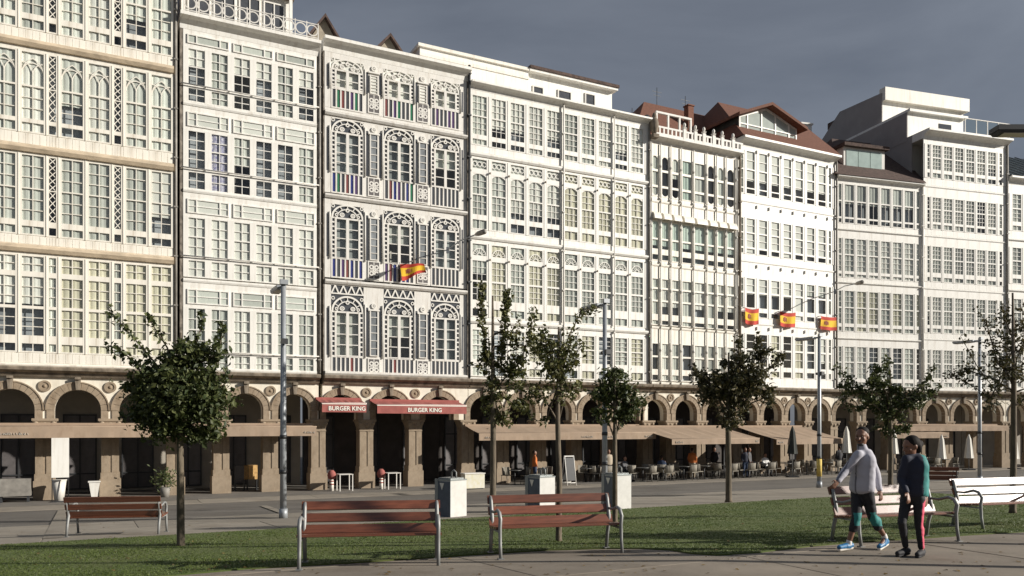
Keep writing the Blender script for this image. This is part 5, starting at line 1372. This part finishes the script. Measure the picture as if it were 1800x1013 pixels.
def hand(mb, w, d, side, curl=.6, sc=1.0):
    """palm, four fingers and a thumb; d = direction of the forearm, side = thumb side"""
    w = Vector(w); d = Vector(d).normalized(); t = (Vector(side) - d * Vector(side).dot(d)).normalized(); p = d.cross(t)
    rot = Matrix((t, d, p)).transposed()
    mb.ell(w + d * .045 * sc, (.040 * sc, .052 * sc, .018 * sc), 10, 8, mat=rot); mb.cap(w - d * .02, w + d * .03 * sc, .026, .026 * sc)
    for k, ln in enumerate((.070, .080, .075, .058)):
        b0 = w + d * .085 * sc + t * (.030 - .020 * k) * sc
        a1 = b0 + (d * math.cos(curl * .5) + p * math.sin(curl * .5)) * ln * .45 * sc; a2 = a1 + (d * math.cos(curl * 1.3) + p * math.sin(curl * 1.3)) * ln * .35 * sc; a3 = a2 + (d * math.cos(curl * 2) + p * math.sin(curl * 2)) * ln * .25 * sc
        for q, r_, r1, r2 in ((b0, a1, .0092, .0088), (a1, a2, .0088, .0082), (a2, a3, .0082, .007)): mb.cap(q, r_, r1 * sc, r2 * sc, 7)
    b0 = w + d * .025 * sc + t * .030 * sc; a1 = b0 + (d * .7 + t * .7).normalized() * .038 * sc; a2 = a1 + (d * .95 + t * .15 + p * .3).normalized() * .032 * sc
    mb.cap(b0, a1, .012 * sc, .010 * sc, 7); mb.cap(a1, a2, .010 * sc, .0085 * sc, 7)
def head(mb, c, fa, tilt=0.0, sc=1.0):
    M3 = Matrix.Rotation(fa, 3, 'Z') @ Matrix.Rotation(tilt, 3, 'X')       # local -y is where the face looks
    g = lambda x, y, z: Vector(c) + M3 @ Vector((x * sc, y * sc, z * sc))
    def e(x, y, z, a, b_, d_): mb.ell(g(x, y, z), (a * sc, b_ * sc, d_ * sc), 14, 10, mat=M3)
    e(0, .012, .03, .074, .092, .085); e(0, -.012, -.03, .062, .072, .085); e(0, -.035, -.085, .040, .042, .032); e(0, -.06, .03, .052, .03, .02)
    mb.cap(g(0, -.083, .012), g(0, -.102, -.025), .009 * sc, .014 * sc, 8)
    for s_ in (-1, 1): e(s_ * .074, .012, -.005, .010, .020, .032); e(s_ * .042, -.058, -.022, .022, .022, .018)
    e(0, -.078, -.056, .024, .012, .007); e(0, -.076, -.068, .021, .012, .008)
    return g, M3
def person(label, loc, J, fa, hfa, htilt, skin, wear, vox=.011, group=None, sc=1.0, hair=(.02, .016, .014), hair_long=False, beard=False, face=True, slim=1.0):
    """J: joints in metres; x to the side, y away, z up. wear: dict of clothing"""
    r = thing('person', label, 'person', loc, 0, group)
    v = {k: Vector(p) * sc for k, p in J.items()}
    T = Matrix.Rotation(fa, 3, 'Z')
    b = MB(); g, M3 = head(b, v['H'], hfa, htilt, 1.13 * sc)
    b.cap(v['C'] + Vector((0, 0, .10)), v['H'] + Vector((0, 0, -.07)), .058 * sc, .052 * sc)
    b.ell(v['C'], (.150 * sc, .095 * sc, .20 * sc), mat=T); b.ell(v['P'], (.150 * sc, .105 * sc, .13 * sc), mat=T); b.ell((v['C'] + v['P']) / 2, (.13 * sc, .09 * sc, .22 * sc), mat=T)
    for s_ in 'LR':
        S, E, W_ = v['S' + s_], v['E' + s_], v['W' + s_]
        b.cap(v['C'] + Vector((0, 0, .1)), S, .055, .05); b.cap(S, E, .050 * sc, .038 * sc); b.cap(E, W_, .038 * sc, .025 * sc); b.ell(E.lerp(W_, .28), (.041 * sc,) * 3)
        hd = (W_ - E).normalized(); hand(b, W_, hd, T @ Vector((0, -1, 0)), .55, sc)
        Hp, K, A, To = v['P'] + T @ Vector((.085 * (-1 if s_ == 'L' else 1), 0, -.04)), v['K' + s_], v['A' + s_], v['T' + s_]
        b.cap(Hp, K, .080 * sc * slim, .052 * sc * slim); b.cap(K, A, .050 * sc * slim, .034 * sc * slim); b.ell(K.lerp(A, .3) + T @ Vector((0, .012, 0)), (.052 * sc * slim, .054 * sc * slim, .11 * sc))
        b.cap(A + Vector((0, 0, -.03)), To, .036 * sc, .026 * sc)
    body = obj('body', remesh(b, vox, 3), skin, r)
    # top
    b = MB(); w = wear['top']; fat = w.get('fat', .02)
    b.ell(v['C'] + Vector((0, 0, .01)), ((.168 + fat) * sc, (.112 + fat) * sc, .205 * sc), mat=T)
    n = 14; hem = w.get('hem', 0.0)
    pz = v['P'] + Vector((0, 0, hem))
    for k in range(n + 1):
        q = v['C'].lerp(pz, k / n); b.ell(q, ((.158 + fat + .012 * k / n) * sc, (.112 + fat + .012 * k / n) * sc, .09 * sc), mat=T)
    b.cap(v['C'] + Vector((0, 0, .13)), v['H'] + Vector((0, 0, -.125)) , .075 * sc, .066 * sc)
    for s_ in 'LR':
        S, E, W_ = v['S' + s_], v['E' + s_], v['W' + s_]
        b.cap(v['C'] + Vector((0, 0, .10)), S, .078 * sc, (.056 + fat * .3) * sc); b.cap(S, E, (.056 + fat * .4) * sc, (.047 + fat * .5) * sc); b.cap(E, E.lerp(W_, w.get('sleeve', .95)), (.048 + fat * .5) * sc, (.036 + fat * .3) * sc)
    me = remesh(b, vox * 1.15, 14)
    # cut flat at the hem, leaving a clean edge
    bmx = bmesh.new(); bmx.from_mesh(me); hz = (v['P'].z + hem - .06 * sc)
    rim = w.get('rimz')
    bmesh.ops.bisect_plane(bmx, geom=bmx.verts[:] + bmx.edges[:] + bmx.faces[:], plane_co=(v['P'].x, v['P'].y, hz), plane_no=(0, 0, 1))
    kill = [f for f in bmx.faces if f.calc_center_median().z < hz and (f.calc_center_median() - Vector((v['P'].x, v['P'].y, hz))).xy.length < .235 * sc and min((f.calc_center_median() - v['W' + s_]).length for s_ in 'LR') > .14]
    bmesh.ops.delete(bmx, geom=kill, context='FACES'); bmx.to_mesh(me); bmx.free()
    if vox < .02: folds(me, .0065, 5.0)
    o = obj(w.get('name', 'top'), me, w['mats'], r)
    if w.get('paint'):
        for f in me.polygons: f.material_index = w['paint'](f.center, v)
    # trousers
    b = MB(); w = wear['legs']; fat = w.get('fat', .010); cut = w.get('cut', .95)
    b.ell(v['P'], ((.150 + fat) * sc, (.108 + fat) * sc, .135 * sc), mat=T); b.ell(v['P'] + Vector((0, 0, .1)), ((.14 + fat) * sc, (.10 + fat) * sc, .1 * sc), mat=T)
    for s_ in 'LR':
        Hp, K, A = v['P'] + T @ Vector((.085 * (-1 if s_ == 'L' else 1), 0, -.04)), v['K' + s_], v['A' + s_]
        e = K.lerp(A, cut)
        b.cap(Hp, K, (.082 * slim + fat) * sc, (.054 * slim + fat) * sc); b.cap(K, e, (.052 * slim + fat) * sc, ((.050 - .014 * cut) * slim + fat) * sc); b.ell(K.lerp(A, .3) + T @ Vector((0, .012, 0)), ((.053 * slim + fat) * sc, (.055 * slim + fat) * sc, .11 * sc))
    me = remesh(b, vox, 3)
    if vox < .02: folds(me, .004, 9)
    o = obj('trousers', me, w['mats'], r)
    if w.get('paint'):
        for f in me.polygons: f.material_index = w['paint'](f.center, v)
    # shoes (and socks)
    for s_ in 'LR':
        A, To = v['A' + s_], v['T' + s_]; d = (To - A); d.z *= .6; hl = A - d * .28 + Vector((0, 0, (To.z - A.z) * .75))
        b = MB(); b.cap(hl, To, .042 * sc, .036 * sc, 10); b.cap(A + Vector((0, 0, -.035)), hl.lerp(To, .45), .046 * sc, .046 * sc, 10); b.cap(hl.lerp(To, .4), To, .045 * sc, .036 * sc, 10)
        o = obj('shoe', remesh(b, vox * .9, 3), wear['shoe'], r)
        b = MB(); dz = Vector((0, 0, -.030 * sc)); b.cap(hl + dz, To + dz, .034 * sc, .031 * sc, 10); obj('sole', remesh(b, vox * .9, 2), wear.get('sole', M_LETTER), o)
        if wear.get('sock'):
            b = MB(); K = v['K' + s_]; b.cap(A + Vector((0, 0, -.02)), A.lerp(K, .07), .042 * sc, .040 * sc, 10); obj('sock', remesh(b, vox * .8, 3), wear['sock'], r)
    # hair
    b = MB()
    def e(x, y, z, a, b_, d_): b.ell(g(x, y, z), (a * sc * 1.13, b_ * sc * 1.13, d_ * sc * 1.13), 14, 10, mat=M3)
    if hair_long: e(0, .03, .045, .086, .095, .085); e(0, .075, -.02, .075, .055, .09); e(0, .125, .0, .042, .05, .05)
    else: e(0, .03, .058, .079, .088, .070); e(0, .065, .01, .068, .045, .06)
    obj('hair', remesh(b, vox, 2), mat('hair_%d' % int(hair[0] * 1000), hair, .75, .3, 40, spec=.2), r)
    if face:
        b = MB()
        for s_ in (-1, 1): b.ell(g(s_ * .030, -.081, .012), (.010 * sc, .006 * sc, .006 * sc), 8, 6)
        obj('eyes', b, M_IRON, r)
        if beard:
            b = MB(); b.ell(g(0, -.045, -.088), (.046 * sc, .045 * sc, .030 * sc), 10, 8, mat=M3); b.ell(g(0, -.086, -.050), (.026 * sc, .010 * sc, .006 * sc), 8, 6, mat=M3); obj('beard', b, M_IRON, r)
    return r
SKIN = mat('skin_tan', (.30, .155, .10), .5, .08, 8); SKIN2 = mat('skin_brown', (.22, .11, .07), .5, .08, 8)
C_LIL = mat('lilac_white_cloth', (.46, .455, .51), .85, .06, 5, bump=.2, bscale=9); C_ZIP = mat('zip_grey', (.14, .14, .17), .7)
C_BLK = mat('black_cloth', (.018, .018, .022), .75, .15, 6); C_TEAL = mat('teal_cloth', (.02, .20, .19), .7, .12, 6, bump=.2, bscale=9); C_NAVY = mat('navy_cloth', (.018, .022, .042), .75, .15, 6, bump=.2, bscale=9)
C_PINK = mat('pink_cloth', (.75, .10, .17), .7); C_BLUE = mat('blue_shoe', (.03, .17, .36), .5, .5, 30); C_WHT = mat('white_sock', (.75, .74, .72), .9)
C_GRY = mat('grey_cloth', (.10, .10, .105), .85, .1, 5); C_ORG = mat('orange_cloth', (.55, .16, .04), .85); C_BEI = mat('beige_cloth', (.38, .32, .24), .85); C_DEN = mat('denim', (.03, .05, .10), .85)

p = gpt(1520, 970)
fm = R(-68)     # turns the chest towards the walking direction
def man_top(c, v):
    q = Matrix.Rotation(-fm, 3, 'Z') @ (c - v['C'])
    return 1 if abs(q.x) < .012 and q.y < 0 else 0
def man_leg(c, v):
    for s_ in 'LR':
        d = c - v['K' + s_]
        if abs(d.z + .03) < .085 and d.y < .02 and d.x > -.05: return 1
    return 0
person('man in a pale lilac jacket and cropped black leggings striding with blue running shoes', (p.x, p.y, .016),
       dict(H=(-.05, -.02, 1.575), C=(-.015, .0, 1.21), P=(-.03, .02, .88), SL=(-.13, -.10, 1.335), SR=(.10, .12, 1.345), EL=(-.285, -.08, 1.12), WL=(-.435, -.16, .975), ER=(.225, .16, 1.07), WR=(.235, .06, .83),
            KL=(-.14, -.06, .475), AL=(-.245, -.05, .105), TL=(-.40, -.12, .062), KR=(.125, .04, .45), AR=(.335, .12, .175), TR=(.215, .03, .05)),
       fm, R(-42), R(4), SKIN2, dict(top=dict(name='jacket', mats=[C_LIL, C_ZIP], fat=.026, hem=-.03, paint=man_top), legs=dict(mats=[C_BLK, C_TEAL], fat=.012, cut=.48, paint=man_leg), shoe=C_BLUE, sock=C_WHT), hair=(.016, .013, .012), beard=True)
p = gpt(1604, 981)
def wo_top(c, v):
    if min((c - (v['SR'].lerp(v['ER'], k / 6))).length for k in range(7)) < .095 or min((c - v['ER'].lerp(v['WR'], k / 6)).length for k in range(7)) < .09: return 1
    return 1 if c.x > v['C'].x + .045 else 0
def wo_leg(c, v):
    for a, b_ in (('P', 'KR'), ('KR', 'AR')):
        A, B = v[a], v[b_]
        if a == 'P': A = A + Vector((.06, 0, -.06))
        t = (c.z - A.z) / (B.z - A.z)
        if 0 <= t <= 1:
            q = A.lerp(B, t)
            if c.x - q.x > .004 and (c - q).length < .13: return 1
    return 0
person('woman in a teal and navy jacket and black leggings with a pink side stripe', (p.x, p.y, .016),
       dict(H=(-.035, -.02, 1.455), C=(.03, .0, 1.165), P=(.02, .03, .82), SL=(-.105, -.05, 1.29), SR=(.15, .05, 1.29), EL=(-.16, -.02, 1.03), WL=(-.15, -.14, .86), ER=(.195, .07, 1.03), WR=(.165, -.02, .80),
            KL=(-.155, -.03, .45), AL=(-.06, .06, .11), TL=(-.205, -.02, .045), KR=(.075, -.01, .44), AR=(.12, .0, .09), TR=(.015, -.10, .045)),
       R(-55), R(-75), R(14), SKIN2, dict(top=dict(name='jacket', mats=[C_NAVY, C_TEAL], fat=.02, hem=.03, paint=wo_top), legs=dict(mats=[C_BLK, C_PINK], fat=.009, cut=.9, paint=wo_leg), shoe=C_BLK, sole=C_BLK), sc=1.0, hair=(.013, .010, .009), hair_long=True, slim=.86)

# ------------------------------------------------------------------ the café terrace
def stand(h_=1.7): return dict(H=(0, 0, 1.60), C=(0, 0, 1.25), P=(0, 0, .92), SL=(-.18, 0, 1.40), SR=(.18, 0, 1.40), EL=(-.24, .02, 1.14), WL=(-.22, -.10, .92), ER=(.24, .02, 1.14), WR=(.22, -.10, .92),
            KL=(-.10, -.02, .48), AL=(-.11, .02, .09), TL=(-.13, -.15, .045), KR=(.10, -.02, .48), AR=(.11, .02, .09), TR=(.13, -.15, .045))
def sit(): return dict(H=(0, -.02, 1.22), C=(0, .02, .88), P=(0, .03, .55), SL=(-.18, .02, 1.02), SR=(.18, .02, 1.02), EL=(-.22, -.06, .77), WL=(-.14, -.30, .76), ER=(.22, -.06, .77), WR=(.14, -.30, .76),
            KL=(-.11, -.42, .52), AL=(-.11, -.40, .09), TL=(-.12, -.57, .045), KR=(.11, -.42, .52), AR=(.11, -.40, .09), TR=(.12, -.57, .045))
def turned(J, a):
    M_ = Matrix.Rotation(a, 3, 'Z'); return {k: tuple(M_ @ Vector(p)) for k, p in J.items()}
def wear(t, l, s_=None): return dict(top=dict(mats=[t], fat=.02, hem=.0), legs=dict(mats=[l], fat=.015, cut=.95), shoe=s_ or C_BLK, sole=C_BLK)
TZ = ZA + .012
def tpt(x, t, z=TZ):
    """point of the terrace: column x, t metres from the eye towards the houses"""
    D = t / (C1 - ray(x) * S1); return Vector((ray(x) * D, D, z))
def chair():
    r = thing('wicker_chair', '', 'chair', group='wicker chairs of the terrace'); cw = mat('shaded_wicker', (.27, .245, .20), .8, .2, 25, bump=.4, bscale=90); ck = mat('chair_tube', (.20, .19, .17), .5, metal=.4)  # wicker colour darkened to carry the awnings' shade
    b = MB(); b.box(-.23, .23, -.23, .22, .43, .465); obj('seat', b, cw, r)
    b = MB(); n = 8
    for k in range(n):
        a0, a1 = R(200 + 140 * k / n), R(200 + 140 * (k + 1) / n)
        P = lambda a, z: (.25 * math.cos(a), -.22 * math.sin(a) - .02 + (z - .5) * .12, z)
        b.face([P(a0, .46), P(a1, .46), P(a1, .86), P(a0, .86)], smooth=True)
    me_ = b.mesh('backrest'); o = obj('backrest', me_, cw, r); sm_ = o.modifiers.new('s', 'SOLIDIFY'); sm_.thickness = .02
    for sx in (-1, 1):
        for sy in (-1, 1):
            b = MB(); b.tube([(sx * .20, sy * .19, .43), (sx * .225, sy * .215, 0)], .014, 6); obj('leg', b, ck, r)
    return r
def table():
    r = thing('cafe_table', '', 'table', group='café tables of the terrace')
    b = MB(); b.tube([(0, 0, .715), (0, 0, .74)], .34, 20); obj('table_top', b, mat('table_grey', (.13, .13, .125), .4, metal=.3), r)  # top colour darkened with the chairs for awning shade
    b = MB(); b.tube([(0, 0, .02), (0, 0, .716)], .025, 8); obj('leg', b, M_IRON, r)
    b = MB(); b.tube([(0, 0, 0), (0, 0, .025)], .22, 14); obj('base', b, M_IRON, r)
    return r
c0 = chair(); t0 = table(); usedc = [False, False]
def put(proto, i, p, a, lb):
    o = proto if not usedc[i] else copy_tree(proto); usedc[i] = True
    o.location = p; o.rotation_euler = (0, 0, a); o['label'] = lb; return o
rc = random.Random(4)
LC = {0: 'wicker chair under the long beige awning of the ten-window house', 1: 'pale wicker chair at the terrace edge under the deep beige awnings', 2: 'wicker chair in the inner row by the arcade piers', 3: 'wicker chair by the white parasols at the five-storey house'}
LT = {0: 'round café table under the long beige awning of the ten-window house', 1: 'round café table among the pale wicker chairs under the deep awnings', 2: 'round café table in the inner row by the arcade piers', 3: 'round café table by the white parasols at the five-storey house'}
tabs = [(x, 34.9 + rc.uniform(0, .2), 1) for x in range(1130, 1490, 36)] + [(x, 36.2, 2) for x in range(1150, 1480, 46)] + [(x, 35.9, 0) for x in (905, 948, 1030, 1060, 1100)] + [(1590, 35.2, 3), (1630, 35.0, 3), (1662, 35.3, 3)]
for (x, t, k) in tabs:
    q = tpt(x, t) if k != 3 else Vector((*front_pt(P2, x, -1.4), TZ))
    put(t0, 1, q, 0, LT[k] if k not in (1, 2) else LT[k] + (' of the crested house' if x < 1300 else ' of the flag-hung house'))
    for a in rc.sample((0, 90, 180, 270), 3 if k == 1 else 2):
        a = R(a + rc.uniform(-20, 20)) + TH1
        lb_ = LC[k] if k not in (1, 2) else LC[k] + (' of the crested house' if x < 1300 else ' of the flag-hung house')
        put(c0, 0, q + Vector((math.sin(a) * -.62, math.cos(a) * .62, 0)), a, lb_)
# guests and waiters
ppl = [(1310, 34.75, stand(), 10, C_NAVY, C_DEN, 'person in dark clothes standing between the wicker chairs'), (1317, 34.75, stand(), 60, C_GRY, C_BLK, 'person in grey standing close beside someone in dark clothes'),
       (1256, 36.0, stand(), -40, C_BLK, C_BLK, 'waiter in black standing under the deep awning'), (1217, 35.2, stand(), 150, C_ORG, C_BEI, 'person in an orange jacket standing at the wicker chairs'),
       (940, 35.6, stand(), 100, C_ORG, C_DEN, 'person in orange standing behind the litter bin'), (1070, 35.4, stand(), 30, C_BEI, C_BLK, 'person in beige standing behind the lamp post'),
       (1163, 35.3, sit(), 160, C_DEN, C_BLK, 'seated guest in blue under the deep awning'), (1345, 35.4, sit(), 20, C_WHT, C_BLK, 'seated guest in white near the folded dark parasol'),
       (1475, 35.0, stand(), 200, C_BLK, C_BLK, 'person in black behind the striding man'), (1098, 35.5, sit(), 45, C_GRY, C_BLK, 'seated guest in grey behind the litter bin')]
for k, (x, t, J, a, ct, cl, lb) in enumerate(ppl):
    s_ = J['H'][2] < 1.4
    person(lb, tuple(tpt(x, t)), turned(J, R(a)), R(a), R(a), 0, SKIN if k % 2 else SKIN2, wear(ct, cl), .034, 'people on the café terrace', face=False, hair=(.03, .02, .015))
    if s_: put(c0, 0, tpt(x, t) + Vector((-math.sin(R(a)) * .02, math.cos(R(a)) * .05, 0)), R(a), 'wicker chair with a guest sitting on it')

def parasol(x, t, label, m, h_=2.7, pl=None):
    q = tpt(x, t) if pl is None else Vector((*front_pt(pl, x, -t), TZ))
    r = thing('folded_parasol', label, 'parasol', q, 0, 'folded parasols')
    b = MB(); b.tube([(0, 0, .04), (0, 0, h_)], .025, 8); obj('pole', b, M_STEEL, r)
    b = MB(); b.box(-.3, .3, -.3, .3, 0, .07); obj('base', b, M_IRON, r)
    b = MB(); n = 12; zs = [(h_, .02), (h_ - .35, .12), (h_ - .9, .17), (h_ - 1.35, .21), (h_ - 1.6, .24), (h_ - 1.62, .05)]
    for (za, ra), (zb, rb) in zip(zs[:-1], zs[1:]):
        for k in range(n):
            P = lambda z, rr_, k: (rr_ * (1 + .28 * (k % 2)) * math.cos(2 * math.pi * k / n), rr_ * (1 + .28 * (k % 2)) * math.sin(2 * math.pi * k / n), z)
            b.face([P(za, ra, k), P(zb, rb, k), P(zb, rb, k + 1), P(za, ra, k + 1)])
    obj('canopy', b, m, r)
C_PAR = mat('dark_parasol', (.035, .04, .035), .85, .1, 4); C_PARW = mat('white_parasol', (.70, .68, .62), .85, .05, 4)
parasol(1393, 33.9, 'folded dark parasol between the deep beige awnings', C_PAR, 2.95)
parasol(1488, 33.6, 'folded white parasol behind the striding man', C_PARW, 2.95); parasol(1571, 2.6, 'folded white parasol behind the woman in teal', C_PARW, 2.8, P2)
parasol(1655, 2.0, 'folded white parasol beneath the low awning of the five-storey house', C_PARW, 2.4, P2); parasol(1703, 1.6, 'folded white parasol standing at the arcade pier behind the lamp', C_PARW, 2.4, P2); parasol(1783, 1.6, 'folded white parasol past the end of the straight awning', C_PARW, 2.3, P2)

# boards, counters and stands in front of the arcade
def fthing(name, label, cat, x, t, group=None, pl=None): 
    q = tpt(x, t) if pl is None else Vector((*front_pt(pl, x, -t), TZ))
    return thing(name, label, cat, q, TH1, group)
r = fthing('serving_counter', 'cream flower-print counter box behind the tall slim tree', 'counter', 831, 34.4)
b = MB(); b.box(-.5, .5, -.25, .25, .05, .72); obj('body', b, mat('cream_print', (.66, .62, .42), .7, col2=(.74, .73, .68), scale=6), r)
b = MB(); b.box(-.53, .53, -.28, .28, .72, .76); obj('worktop', b, M_WHITE, r); b = MB(); b.box(-.46, .46, -.2, .2, 0, .05); obj('plinth', b, M_IRON, r)
r = fthing('menu_board', 'tall white A-frame board by the slim tree trunk at the bins', 'menu board', 1000, 34.3)
for s_ in (-1, 1):
    b = MB(); b.tube([(-.26, s_ * .28, 0), (-.26, 0.02 * s_, 1.45)], .025, 6); b.tube([(.26, s_ * .28, 0), (.26, 0.02 * s_, 1.45)], .025, 6); b.tube([(-.26, s_ * .25, .14), (.26, s_ * .25, .14)], .02, 6); obj('frame', b, M_WHITE, r)
    b = MB(); b.xprism([(s_ * .235, .25), (s_ * .245, .25), (s_ * .05, 1.38), (s_ * .04, 1.38)], -.23, .23); obj('board', b, M_IRON, r)
b = MB(); b.box(-.28, .28, -.03, .03, 1.43, 1.48); obj('top_rail', b, M_WHITE, r)
for x, lb in ((606, 'white metal frame table under the short red awning'), (690, 'white metal frame table under the long red awning')):
    r = fthing('frame_table', lb, 'table', x, 36.2, 'white frame tables')
    b = MB(); b.box(-.32, .32, -.3, .3, .74, .77); obj('table_top', b, M_GREYW, r)
    for sx in (-1, 1):
        for sy in (-1, 1): b = MB(); b.box(sx * .29 - .02, sx * .29 + .02, sy * .27 - .02, sy * .27 + .02, 0, .74); obj('leg', b, M_GREYW, r)
for x, lb in ((583, 'red-topped white stand under the short red awning'), (670, 'red-topped white stand under the long red awning')):
    r = fthing('sign_stand', lb, 'sign stand', x, 36.3, 'red-topped stands')
    b = MB(); b.tube([(0, 0, 0), (0, 0, .55)], .09, 12); obj('column', b, M_LETTER, r)
    for z in (.28, .42): b = MB(); b.tube([(0, 0, z), (0, 0, z + .06)], .095, 12); obj('band', b, M_RED, r)
    b = MB(); b.tube([(0, 0, .55), (0, 0, .72), (0, 0, .85), (0, 0, .95)], [.15, .2, .16, .08], 12); obj('top', b, M_RED, r)
r = fthing('banner_board', 'white banner board hung beside a pier of the lattice-strip house', 'banner', 106, 36.0)
b = MB(); b.box(-.30, .30, -.02, .02, .95, 2.50); obj('panel', b, M_WHITE, r)
for sx in (-1, 1): b = MB(); b.tube([(sx * .28, .035, 0), (sx * .28, .035, 2.5)], .018, 6); obj('post', b, M_IRON, r)
b = MB(); b.box(-.34, .34, -.15, .15, 0, .03); obj('base', b, M_IRON, r)
r = fthing('planter_box', 'grey planter box in the arcade of the lattice-strip house', 'planter', 26, 36.6)
b = MB(); b.box(-.55, .55, -.2, .2, .25, .92); obj('trough', b, M_PIPE, r)
for sx in (-1, 1): b = MB(); b.box(sx * .45 - .04, sx * .45 + .04, -.15, .15, 0, .25); obj('foot', b, M_IRON, r)
r = fthing('planter_box', 'grey planter box at the picture edge of the lattice-strip arcade', 'planter', -22, 36.6); r['label'] = 'grey planter box next to another one in the lattice-strip arcade'
b = MB(); b.box(-.4, .4, -.2, .2, .25, .92); obj('trough', b, M_PIPE, r)
for sx in (-1, 1): b = MB(); b.box(sx * .3 - .04, sx * .3 + .04, -.15, .15, 0, .25); obj('foot', b, M_IRON, r)
r = fthing('pedestal', 'white tapered pedestal beside a pier behind the rear-facing bench', 'pedestal', 166, 36.9)
b = MB(); b.taper(-.10, .10, -.10, .10, 0, .68, .10); obj('shaft', b, M_WHITE, r); b = MB(); b.box(-.23, .23, -.23, .23, .68, .72); obj('top', b, M_WHITE, r)
r = fthing('litter_drum', 'white tapered tub standing against the pier by the banner board', 'tub', 104, 36.5)
b = MB(); b.tube([(0, 0, 0), (0, 0, .82)], [.17, .26], 14); obj('body', b, M_GREYW, r); b = MB(); b.tube([(0, 0, .8), (0, 0, .84)], .275, 14); obj('rim', b, M_WHITE, r)
for x, lb in ((424, 'dark goods rack in the arch before the lamp post'), (440, 'cream goods rack in the arch before the lamp post')):
    r = fthing('goods_rack', lb, 'rack', x, 38.6, 'goods racks in the arcade')
    mm = C_GRY if 'dark' in lb else mat('orange_cream_goods', (.58, .36, .14), .8, .3, 9)
    b = MB(); b.box(-.3, .3, -.15, .15, .5, 1.15); obj('goods', b, mm, r)
    for sx in (-1, 1): b = MB(); b.box(sx * .27 - .02, sx * .27 + .02, -.12, .12, 0, .5); obj('leg', b, M_IRON, r)
b = MB()
r = fthing('leafy_plant', 'dark leafy potted plant behind the trunk of the dense lawn tree', 'plant', 290, 36.4)
rr = random.Random(2); lv = MB()
for _ in range(260):
    c = Vector((rr.gauss(0, .22), rr.gauss(0, .2), .75 + rr.gauss(0, .2))); a = Vector((rr.gauss(0, 1), rr.gauss(0, 1), rr.gauss(0, 1))).normalized(); e = a.orthogonal().normalized()
    lv.face([c - a * .09, c + e * .035, c + a * .09, c - e * .035])
obj('foliage', lv, M_LEAF[0], r); b = MB(); b.tube([(0, 0, 0), (0, 0, .42)], [.16, .22], 12); obj('pot', b, M_PIPE, r); b = MB(); b.tube([(0, 0, .4), (0, 0, .75)], .02, 6); obj('stem', b, M_BARK, r)

bpy.data.scenes.remove(WORK)
